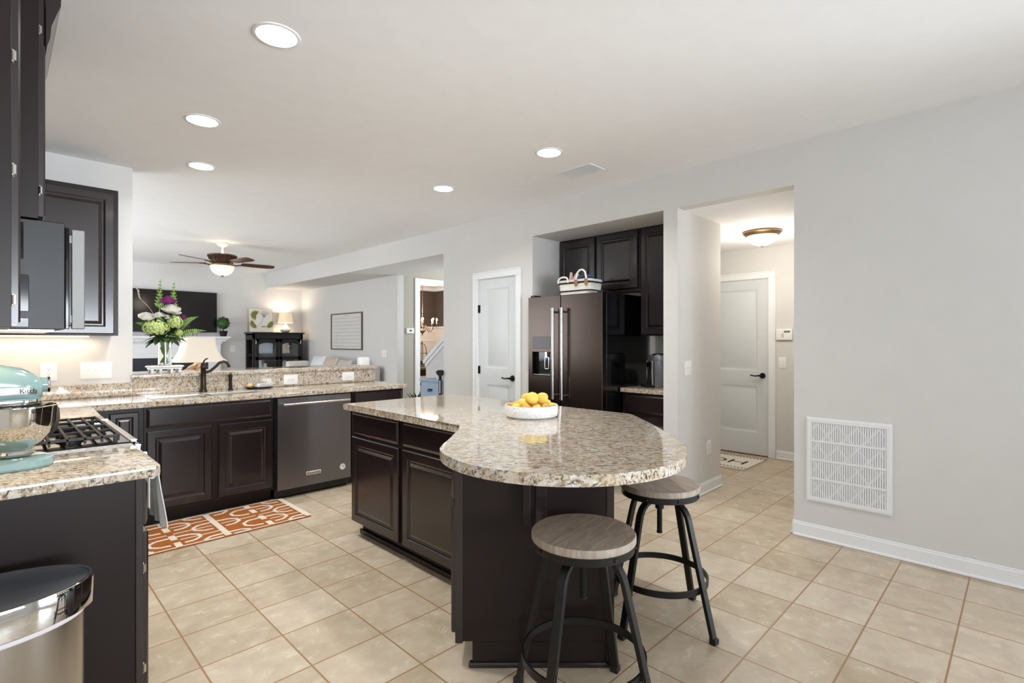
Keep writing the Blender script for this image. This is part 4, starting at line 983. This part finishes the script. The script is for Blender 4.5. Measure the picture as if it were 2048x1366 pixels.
# ================================================================ CEILING FAN
cf2 = thing('ceiling_fan', 'bronze ceiling fan with carved motor and lit bowl in the living room', 'ceiling fan', (2.27, 8.05, CZ))
IV = mat('ivory_canopy', (222, 208, 190), .5); FB = mat('carved_bronze', (82, 60, 44), .45, .4, var=.4, vscale=40, bump=1, bscale=70)
MB().lathe([(0, 0), (.085, 0), (.088, -.012), (.07, -.035), (.035, -.058), (.02, -.062), (0, -.062)], 32).build('canopy', IV, cf2)
MB().cyl((0, 0, -.06), (0, 0, -.17), .014, n=14).build('downrod', IV, cf2)
m = MB(); m.lathe([(0, -.165), (.03, -.168), (.175, -.172), (.19, -.182), (.188, -.195), (.17, -.20), (.16, -.215), (.13, -.27), (.12, -.285), (.135, -.295), (.13, -.305), (.0, -.31)], 48)
for k in range(22):
    a = 2*PI*k/22; m.tube([(.178*math.cos(a), .178*math.sin(a), -.2), (.168*math.cos(a+.12), .168*math.sin(a+.12), -.225), (.14*math.cos(a), .14*math.sin(a), -.25), (.13*math.cos(a+.1), .13*math.sin(a+.1), -.28)], .007, 6)
m.build('motor_housing', FB, cf2)
MB().lathe([(0, -.305), (.15, -.305), (.155, -.318), (.15, -.33), (0, -.33)], 36).build('light_fitter', mat('antique_brass', (150, 118, 76), .4, .6), cf2)
MB().lathe([(.152*math.cos(PI/2*k/14)**.8 if k < 14 else 0, -.33-.132*math.sin(PI/2*k/14)) for k in range(15)], 48).build('glass_bowl', GLOBE, cf2)
MB().lathe([(0, -.46), (.022, -.462), (.016, -.474), (.008, -.484), (0, -.486)], 16).build('finial', FB, cf2)
BLW = wood('walnut_blade', (58, 36, 28), (92, 58, 42), .4, (1, 9, 1))
for k in range(5):
    a = -4+72*k
    bm_ = MB(); bm_.prism([(.24, -.05), (.30, -.062), (.60, -.072), (.68, -.055), (.70, 0), (.68, .055), (.60, .072), (.30, .062), (.24, .05)], -.004, .004, .001, M=RZ(a) @ T(0, 0, -.285) @ RX(-12))
    bl_ = bm_.build('blade', BLW, cf2)
    MB().tube([(.12, 0, -.29), (.17, 0, -.31), (.21, 0, -.30), (.25, 0, -.292), (.31, 0, -.289)], .009, 8, M=RZ(a)).build('blade_iron', FB, bl_)
point('fan_bulb', (2.27, 8.05, CZ-.56), 3, .13); point('fan_up_glow', (2.27, 8.02, CZ-.135), 1.6, .04, (1, .84, .6))

# ================================================================ LIVING ROOM
B = 11.05
tv = thing('television', 'large flat black television mounted above the mantel', 'television', (2.12, B-.05, 1.895))
MB().box(-.88, -.03, -.378, .88, .0, .378, .004).build('casing', BLKPL, tv); MB().box(-.872, -.0315, -.37, .872, -.03, .37).build('screen', mat('tv_screen', (26, 22, 22), .12), tv)
MB().box(-.2, 0, -.15, .2, .045, .15).build('wall_bracket', BLKMET, tv)
fp = thing('fireplace', 'white wood mantel fireplace with dark surround under the television', 'fireplace', (1.85, B, 0))
m = MB(); m.box(-1.33, -.30, 1.405, 1.33, 0, 1.44, .005); m.box(-1.30, -.26, 1.38, 1.30, 0, 1.405, .004); m.box(-1.27, -.22, 1.345, 1.27, 0, 1.38, .004)
m.build('mantel_shelf', TRIM, fp)
m = MB(); m.box(-1.2, -.12, 1.05, 1.2, 0, 1.345, .003)
for k in range(60): m.box(-1.18+k*.04, -.135, 1.30, -1.18+k*.04+.02, -.12, 1.325)
m.box(-1.2, -.128, 1.14, 1.2, -.12, 1.155); m.box(-1.2, -.128, 1.24, 1.2, -.12, 1.25)
m.build('frieze', TRIM, fp)
for s_ in (-1, 1):
    m = MB(); c0 = s_*1.1
    m.box(c0-.1, -.14, 0, c0+.1, 0, 1.345, .004); m.box(c0-.06, -.148, .2, c0+.06, -.14, 1.0, .003); m.box(c0-.12, -.17, 1.30, c0+.12, 0, 1.36, .006); m.box(c0-.12, -.16, 0, c0+.12, 0, .15, .004)
    m.build('pilaster', TRIM, fp)
SLATE = mat('slate_tile', (44, 46, 56), .3)
m = MB(); m.box(-1.0, -.08, 0, -.6, 0, 1.05); m.box(.6, -.08, 0, 1.0, 0, 1.05); m.box(-.6, -.08, .82, .6, 0, 1.05); m.build('surround', SLATE, fp)
MB().box(-.6, -.04, .0, .6, 0, .82).build('firebox', BLKF, fp)
# topiary
tp = thing('topiary', 'small round topiary in black pot on the mantel end', 'plant', (3.075, B-.21, 1.441))
MB().lathe([(0, 0), (.05, 0), (.072, .10), (.075, .105), (.068, .107), (.06, .095), (0, .09)], 24).build('pot', BLKPL, tp)
MB().cyl((0, 0, .09), (0, 0, .18), .008, n=8).build('trunk', mat('bark', (92, 66, 44), .8), tp)
m = MB()
for i in range(330):
    u = random.uniform(-1, 1); a = random.uniform(0, 2*PI); q = math.sqrt(1-u*u); n_ = Vector((q*math.cos(a), q*math.sin(a), u)); leaf(m, n_*.098+Vector((0, 0, .255)), n_+Vector((0, 0, .4)), .03, .02, .2, n=2)
m.sph((0, 0, .255), .102, n=16, m=10); m.build('foliage', mat('boxwood', (58, 92, 42), .6, var=.4, vscale=60), tp)
fb_ = thing('glass_figurine', 'small clear glass ornament on the mantel under the television', 'ornament', (2.62, B-.15, 1.441))
MB().lathe([(0, 0), (.04, 0), (.035, .015), (.02, .03), (.04, .06), (.045, .08), (.03, .1), (.028, .12), (.015, .135), (0, .137)], 16).build('glass', mat('pinkish_glass', (236, 224, 216), .1, trans=.6), fb_)
tag(MB().box(2.22, B-.10, 1.441, 2.46, B-.07, 1.51, .003).box(2.30, B-.14, 1.441, 2.40, B-.07, 1.447).build('mantel_frame', BRONZE), 'low dark framed tile on the mantel under the television', 'frame')
# black cabinet
bc = thing('display_cabinet', 'black glass-door display cabinet against the far wall', 'cabinet', (3.53, 10.62, 0))
CW, CD, CH = .975, .40, 1.50
m = MB(); pz = [(0, 0), (CW-.04, 0), (0, CD-.04), (CW-.04, CD-.04)]
for x, y in pz: m.box(x, y, 0, x+.04, y+.04, CH)
for z in (.04, .55, 1.08, CH-.03): m.box(.0, .02, z, CW, CD, z+.025)
m.box(0, CD-.012, .04, CW, CD, CH); m.box(0, .0, CH-.10, CW, .03, CH); m.box(CW-.012, .03, .04, CW, CD-.02, CH); m.box(0, .04, CH-.12, .012, CD-.04, CH); m.box(0, .04, 0.04, .012, CD-.04, .5)
m.box(0, .04, 1.07, .012, CD-.04, 1.10)
m.build('body', mat('black_painted_wood', (24, 20, 20), .35), bc)
MB().box(-.03, -.035, CH, CW+.03, CD+.02, CH+.028, .006).build('top', mat('black_painted_top', (24, 20, 20), .3), bc)
for x0 in (.042, CW/2+.002):
    x1 = x0+CW/2-.044; m = MB(); dt = CH-.11
    m.box(x0, -.018, .06, x0+.065, 0, dt, .003); m.box(x1-.065, -.018, .06, x1, 0, dt, .003); m.box(x0, -.018, .06, x1, 0, .14, .003); m.box(x0, -.018, dt-.06, x1, 0, dt, .003); m.box(x0, -.018, .98, x1, 0, 1.04, .003)
    mid = (x0+x1)/2; hw = (x1-x0)/2-.06
    m.prism([(x0+.06, dt-.13), (x0+.06, dt-.05), (x1-.06, dt-.05), (x1-.06, dt-.13)]+[(mid+hw*math.cos(R(a)), dt-.13+.06*math.sin(R(a))) for a in range(15, 180, 15)], 0, .016, M=Matrix(((1, 0, 0, 0), (0, 0, -1, 0), (0, 1, 0, 0), (0, 0, 0, 1))))
    d_ = m.build('door', mat('black_door_wood', (22, 18, 18), .35), bc)
    MB().box(x0+.06, -.008, .13, x1-.06, -.005, dt-.05).build('door_glass', PANE, d_)
    MB().cyl((x0+.01 if x0 < .1 else x1-.01, -.022, 1.30), (x0+.01 if x0 < .1 else x1-.01, -.022, 1.37), .008, n=8).build('hinge', STEEL, d_)
tag(MB().box(3.66, 10.72, 1.107, 3.94, 10.745, 1.335, .004).build('small_picture', mat('pale_blue_print', (186, 202, 216), .4)), 'pale framed print inside the left side of the black cabinet', 'picture')
tag(MB().box(4.10, 10.76, 1.107, 4.27, 10.78, 1.32, .004).build('small_picture', mat('cream_print', (230, 218, 200), .5)), 'cream card inside the right side of the black cabinet', 'picture')
m = MB()
for k in range(5):
    a = R(90+72*k); m.prism([(0, .0), (.018*math.cos(a+.63), .018*math.sin(a+.63)), (.05*math.cos(a), .05*math.sin(a)), (.018*math.cos(a-.63), .018*math.sin(a-.63))], 0, .012, M=T(4.25, 10.72, 1.25) @ RX(90))
m.box(4.24, 10.70, 1.107, 4.26, 10.72, 1.21)
tag(m.build('star_ornament', mat('pale_star', (226, 214, 186), .5)), 'cream star ornament on the upper cabinet shelf', 'ornament')
tag(MB().lathe([(0, 0), (.05, 0), (.085, .03), (.09, .07), (.06, .12), (.035, .16), (.02, .18), (0, .185)], 20, (4.19, 10.75, .78)).build('white_vase', WHT), 'rounded white lidded jar behind the right cabinet door', 'jar')
for i, (x, h, l) in enumerate(((3.70, .20, 'tall white pitcher behind the left cabinet door'), (3.80, .13, 'short white cup behind the left cabinet door'))):
    tag(MB().lathe([(0, 0), (.035, 0), (.045, h*.4), (.03, h*.8), (.036, h), (.03, h), (0, h*.9)], 16, (x, 10.74, .78+.0)).build('pitcher', WHT), l, 'crockery')
for k, l in enumerate(('lower cream book in the black cabinet', 'upper cream book in the black cabinet')):
    tag(MB().box(3.64, 10.69, .576+k*.05, 3.90, 10.9, .624+k*.05, .003).build('book', mat('book_linen_%d' % k, (222, 210, 186), .7)), l, 'book')
tag(MB().box(3.60, 10.66, .68, 4.45, 10.95, .779).build('cabinet_riser', BLKF), 'dark riser shelf inside the black cabinet', 'shelf')
# botanical print
bp_ = thing('botanical_print', 'botanical leaf print on wood panel leaning on the black cabinet', 'picture', (3.77, 10.83, 1.529))
bp_.rotation_euler = (R(-8), 0, R(0))
MB().box(-.225, 0, 0, .225, .022, .485, .002).build('wood_panel', mat('pale_wood_edge', (214, 196, 164), .6), bp_)
MB().box(-.215, -.0015, .01, .215, 0, .475).build('print_sheet', mat('ivory_paper', (232, 226, 214), .7), bp_)
m = MB(); OL = mat('olive_ink', (128, 132, 74), .8); cam_v = Vector((0, -1, 0))
for (cx_, cz_, n_, L_, base, spread) in ((-.10, .34, 9, .11, 150, 190), (-.13, .17, 8, .10, 200, 150), (.14, .18, 8, .10, -50, 140)):
    for k in range(n_):
        a = R(base-spread/2+spread*k/(n_-1)+10); leaf(m, (cx_, -.004, cz_), (math.cos(a), 0, math.sin(a)), L_, .034, 0, up=(0, -1, 0), n=4)
m.tube([(-.08, -.003, .12), (0, -.003, .2), (.04, -.003, .30), (.02, -.003, .38)], .003, 5)
leaf(m, (-.02, -.004, .115), (1, 0, .0), .12, .02, 0, up=(0, -1, 0)); m.build('leaf_drawing', OL, bp_)
m = MB()
for k in range(9):
    a = R(20+17*k); m.tube([(.06, -.003, .30), (.06+.05*math.cos(a), -.003, .34+.05*math.sin(a)), (.07+.10*math.cos(a), -.003, .35+.10*math.sin(a))], .0018, 5)
m.build('flower_outline', mat('grey_ink', (130, 128, 132), .8), bp_)
# lamp on cabinet
tl = thing('table_lamp', 'small lit lamp with silver gourd base on the black cabinet', 'lamp', (4.235, 10.83, 1.529))
MB().lathe([(0, 0), (.05, 0), (.095, .03), (.10, .06), (.085, .09), (.045, .13), (.02, .165), (.014, .18), (.014, .2), (0, .2)], 28).build('lamp_base', mat('mercury_glass', (232, 220, 205), .2, .15), tl)
MB().lathe([(.148, .20), (.118, .40)], 32, cap=False).build('lamp_shade', SHADE, tl)
point('small_lamp_bulb', (4.235, 10.83, 1.88), 7, .04)
# music sheet sign
sg = thing('framed_music_sheet', 'large framed vintage music sheet on the living room wall', 'picture', (4.66, 9.02, 1.535), R(-90))
fw, fh = .60, .345
m = MB(); m.box(-fw, -.03, -fh, fw, 0, -fh+.02, .002); m.box(-fw, -.03, fh-.02, fw, 0, fh, .002); m.box(-fw, -.03, -fh+.02, -fw+.02, 0, fh-.02, .002); m.box(fw-.02, -.03, -fh+.02, fw, 0, fh-.02, .002)
m.build('frame', mat('brown_frame_wood', (110, 92, 74), .6), sg)
MB().box(-fw+.02, -.012, -fh+.02, fw-.02, 0, fh-.02).build('sheet', mat('aged_paper', (214, 212, 208), .8), sg)
m = MB()
for g in range(9):
    z = fh-.09-g*.066
    for k in range(4): m.box(-fw+.10, -.0128, z-k*.007, fw-.08, -.012, z-k*.007+.0014)
    for k in range(26):
        x = -fw+.13+k*.038+random.uniform(-.01, .01); zz = z-random.uniform(0, .024)
        m.box(x, -.0130, zz, x+.009, -.012, zz+.007); m.box(x+.008, -.0130, zz, x+.0095, -.012, zz+.024)
m.box(-.12, -.0128, fh-.055, .12, -.012, fh-.045)
m.build('music_notation', mat('faded_ink', (168, 166, 162), .9), sg)
# sofa and pillows
sf = thing('sofa', 'light grey sofa against the living room right wall', 'sofa', (4.63, 9.9, 0), R(-90))
SOF = mat('light_grey_upholstery', (206, 200, 196), .9, bump=.4, bscale=200)
MB().box(.0, -.92, .08, 2.2, -.02, .40, .04, seg=3).build('seat_base', SOF, sf)
MB().box(.0, -.25, .38, 2.2, -.03, .93, .06, seg=4).build('backrest', SOF, sf)
for x in (0, 2.0): MB().box(x, -.92, .2, x+.2, -.05, .66, .06, seg=4).build('armrest', SOF, sf)
for x in (.22, 1.11): MB().box(x, -.9, .40, x+.87, -.26, .54, .04, seg=3).build('seat_cushion', SOF, sf)
for x in (.05, .25, 1.9, 2.1): MB().cyl((x, -.1, 0), (x, -.1, .09), .025).build('leg', ESP, sf) if x in (.05, 2.1) else MB().cyl((x-.15 if x < 1 else x+.15, -.85, 0), (x-.15 if x < 1 else x+.15, -.85, .09), .025).build('leg', ESP, sf)
def pillow(label, x, y, z, s, rz, tilt, m_):
    mb = MB(); n = 10; rows = []
    for sgn in (1, -1):
        g = [[mb.bm.verts.new((s*(i/n-.5)*(1-.08*math.sin(PI*j/n)), sgn*.075*(math.sin(PI*i/n)*math.sin(PI*j/n))**.5, s*.9*(j/n-.5)*(1-.08*math.sin(PI*i/n)))) for j in range(n+1)] for i in range(n+1)]
        for i in range(n):
            for j in range(n): mb.bm.faces.new((g[i][j], g[i+1][j], g[i+1][j+1], g[i][j+1]))
    o = mb.build('throw_pillow', m_, None, (x, y, z)); o.rotation_euler = (R(tilt), 0, rz); return tag(o, label, 'pillow', 'pillows on the sofa')
pillow('white and grey striped pillow at the near left of the sofa top', 4.22, 9.35, .86, .52, R(-90), -18, mat('striped_linen', (222, 222, 226), .9, var=.15, vscale=30, aniso=(8, 1, 1)))
pillow('beige pillow in the middle of the sofa', 4.22, 8.85, .84, .5, R(-90), -18, mat('beige_linen', (200, 184, 166), .9))
pillow('taupe pillow at the right of the sofa', 4.22, 8.35, .82, .5, R(-90), -18, mat('taupe_linen', (196, 186, 178), .9))
ac = thing('armchair', 'cream armchair back between the black cabinet and the sofa pillows', 'armchair', (3.93, 9.94, 0))
CRM = mat('cream_slipcover', (228, 224, 216), .9, bump=.4, bscale=200)
MB().box(0, 0, .12, .44, .58, .44, .05, seg=3).build('seat', CRM, ac); MB().box(0, 0, .40, .44, .14, .97, .06, seg=4).build('backrest', CRM, ac)
for x in (.04, .36):
    for y in (.04, .52): MB().box(x, y, 0, x+.04, y+.04, .13).build('leg', ESP, ac)
# foyer: blue chest, card, hurricane, gate post, plant
bd = thing('blue_side_table', 'small pale blue drawer table against the stair wall', 'table', (4.60, 6.60, 0), R(-90))
BLU = mat('pale_blue_paint', (158, 178, 196), .5)
MB().box(.02, .02, .40, .53, .36, .745, .003).build('body', BLU, bd); MB().box(0, -.0, .745, .55, .38, .775, .005).build('top', BLU, bd)
door_part('drawer_front', .07, .49, .50, .72, bd, BLU, [(0, .02), (0, .008), (.004, .005)])
m = MB(); m.tube([(.235, .005, .625), (.24, -.018, .605), (.28, -.022, .598), (.32, -.018, .605), (.325, .005, .625)], .006, 8); m.box(.225, .0, .612, .335, .006, .636, .002); m.build('drawer_pull', BLKMET, bd)
for x in (.03, .48):
    for y in (.03, .31): MB().box(x, y, 0, x+.04, y+.04, .40, .003).build('leg', BLU, bd)
cd = thing('greeting_card_sign', 'small white tabletop sign on the blue table', 'sign', (4.66, 6.17, .776), R(-90))
MB().box(-.07, 0, 0, .07, .03, .12, .002).build('board', WHTP, cd)
m = MB(); m.tube([(-.05, -.002, .03), (-.03, -.002, .08), (-.01, -.002, .04), (.02, -.002, .09), (.045, -.002, .05)], .002, 5); m.build('script_marks', SLOT, cd)
MB().box(-.075, -.003, .12, .075, .033, .128, .001).build('frame_rail', BLKMET, cd)
hg = thing('hurricane_glass', 'clear glass hurricane with shells on the blue table', 'vase', (4.84, 6.14, .776))
MB().lathe([(.05, 0), (.052, .005), (.05, .40), (.048, .40), (.048, .008), (.0, .006)], 24).build('glass', GLASS, hg)
MB().sph((0, 0, .06), .042, sz=1.2, n=12, m=8, jit=.004).build('filling', mat('shells', (206, 190, 174), .7), hg)
gp = thing('gate_post', 'black baby gate latch post at the end of the right wall', 'gate', (3.915, 5.165, 0))
MB().box(-.016, -.014, .0, .016, .014, .97, .003).build('post', BLKMET, gp); m = MB(); m.cyl((-.0, -.035, .955), (0, .03, .955), .036, n=20); m.cyl((-.06, 0, .965), (.0, 0, .965), .009, n=10); m.build('latch_knob', BLKPL, gp)
MB().box(-.02, -.017, .70, -.012, -.013, .86).build('label_strip', WHT, gp)
pp = thing('potted_plant', 'dark leafy potted plant on the floor left of the doorway', 'plant', (4.74, 6.80, 0))
MB().lathe([(0, 0), (.07, 0), (.08, .22), (.085, .25), (.075, .25), (.07, .2), (0, .2)], 20).build('pot', BLKPL, pp)
m = MB()
for i in range(14):
    a = 2*PI*i/14; leaf(m, (0, 0, .2), (math.cos(a)*.3, math.sin(a)*.3, 1), .38, .045, .3)
m.build('leaves', GREEN[2], pp)
# dining: table, lantern, greenery, chandelier
dt_ = thing('dining_table', 'dark wood dining table seen through the cased opening', 'table', (7.1, 9.9, 0))
DWD = mat('dark_table_wood', (62, 40, 32), .4)
MB().box(-.75, -.5, .72, .75, .5, .765, .005).build('table_top', mat('worn_table_top', (150, 122, 104), .4), dt_); MB().box(-.65, -.42, .58, .65, .42, .72).build('apron', DWD, dt_)
for x in (-.6, .6): 
    MB().box(x-.05, -.4, 0, x+.05, .4, .08).box(x-.04, -.06, .08, x+.04, .06, .6).build('trestle_leg', DWD, dt_)
dbn = thing('dining_bench', 'dark bench beside the dining table', 'bench', (6.35, 9.15, 0))
MB().box(-.45, -.14, .42, .45, .14, .46, .004).build('bench_seat', DWD, dbn)
for x in (-.38, .38): MB().box(x-.03, -.12, 0, x+.03, .12, .42, .003).build('leg', DWD, dbn)
ln = thing('lantern', 'arched gold metal lantern frame on the dining table', 'lantern', (6.98, 9.9, .766), R(-45))
GOLD = mat('antique_gold', (150, 122, 84), .4, .6)
m = MB(); 
arch = lambda s_: [(-s_, 0, 0), (-s_, 0, .36), (-s_*.9, 0, .44), (-s_*.55, 0, .51), (0, 0, .54), (s_*.55, 0, .51), (s_*.9, 0, .44), (s_, 0, .36), (s_, 0, 0)]
m.tube(arch(.10), .008, 8); m.tube(arch(.10), .008, 8, M=RZ(90)); m.box(-.14, -.006, .30, .14, .006, .312); m.lathe([(0, .54), (.015, .54), (.02, .56), (.01, .58), (0, .60)], 12); m.box(-.1, -.1, 0, .1, .1, .012)
m.build('cage', GOLD, ln)
gn = thing('table_greenery', 'green foliage centrepiece around the lantern', 'plant', (6.98, 9.9, .779))
m = MB()
for i in range(70):
    a = random.uniform(0, 2*PI); leaf(m, (random.uniform(-.08, .08), random.uniform(-.08, .08), random.uniform(.01, .08)), (math.cos(a), math.sin(a), random.uniform(.2, 1.2)), random.uniform(.08, .13), .035, .3, n=3)
m.build('foliage', GREEN[0], gn)
ch = thing('chandelier', 'lit candle-style chandelier on a chain in the dining room', 'chandelier', (7.02, 9.94, CZ))
NI = mat('aged_nickel', (150, 128, 108), .35, .8)
m = MB()
for k in range(24): m.lathe([(.006, 0), (.012, .015), (.006, .03)], 8, (0, 0, -.06-.032*k), cap=False)
m.cyl((0, 0, -.85), (0, 0, 0), .003, n=6); m.build('chain', NI, ch)
m = MB(); m.lathe([(0, 0), (.06, 0), (.05, -.02), (.01, -.03), (0, -.03)], 20); m.build('canopy', NI, ch)
m = MB(); m.lathe([(0, -.82), (.02, -.84), (.035, -.87), (.015, -.9), (.018, -1.0), (.04, -1.05), (.03, -1.09), (.07, -1.13), (.075, -1.15), (.04, -1.19), (.012, -1.22), (.01, -1.25), (0, -1.27)], 24); m.build('column', NI, ch)
for k in range(8):
    a = 12+45*k-45
    M_ = RZ(a); m = MB(); m.tube([(.03, 0, -1.1), (.09, 0, -1.02), (.15, 0, -1.12), (.22, 0, -1.18), (.29, 0, -1.14), (.33, 0, -1.05), (.33, 0, -1.0)], .007, 8, M=M_); m.lathe([(0, -1.0), (.028, -.995), (.03, -.985), (0, -.985)], 16, (.33, 0, 0), M=M_)
    am = m.build('arm', NI, ch)
    MB().cyl((.33, 0, -.985), (.33, 0, -.905), .011, n=12, M=M_).build('candle', glow('candle_sleeve', (255, 225, 180), .5), am)
    MB().lathe([(0, -.905), (.012, -.9), (.018, -.885), (.011, -.865), (0, -.85)], 12, (.33, 0, 0), M=M_).build('bulb', BULB, am)
point('chandelier_glow', (7.02, 9.94, CZ-.75), 46, .3, (1, .9, .78))
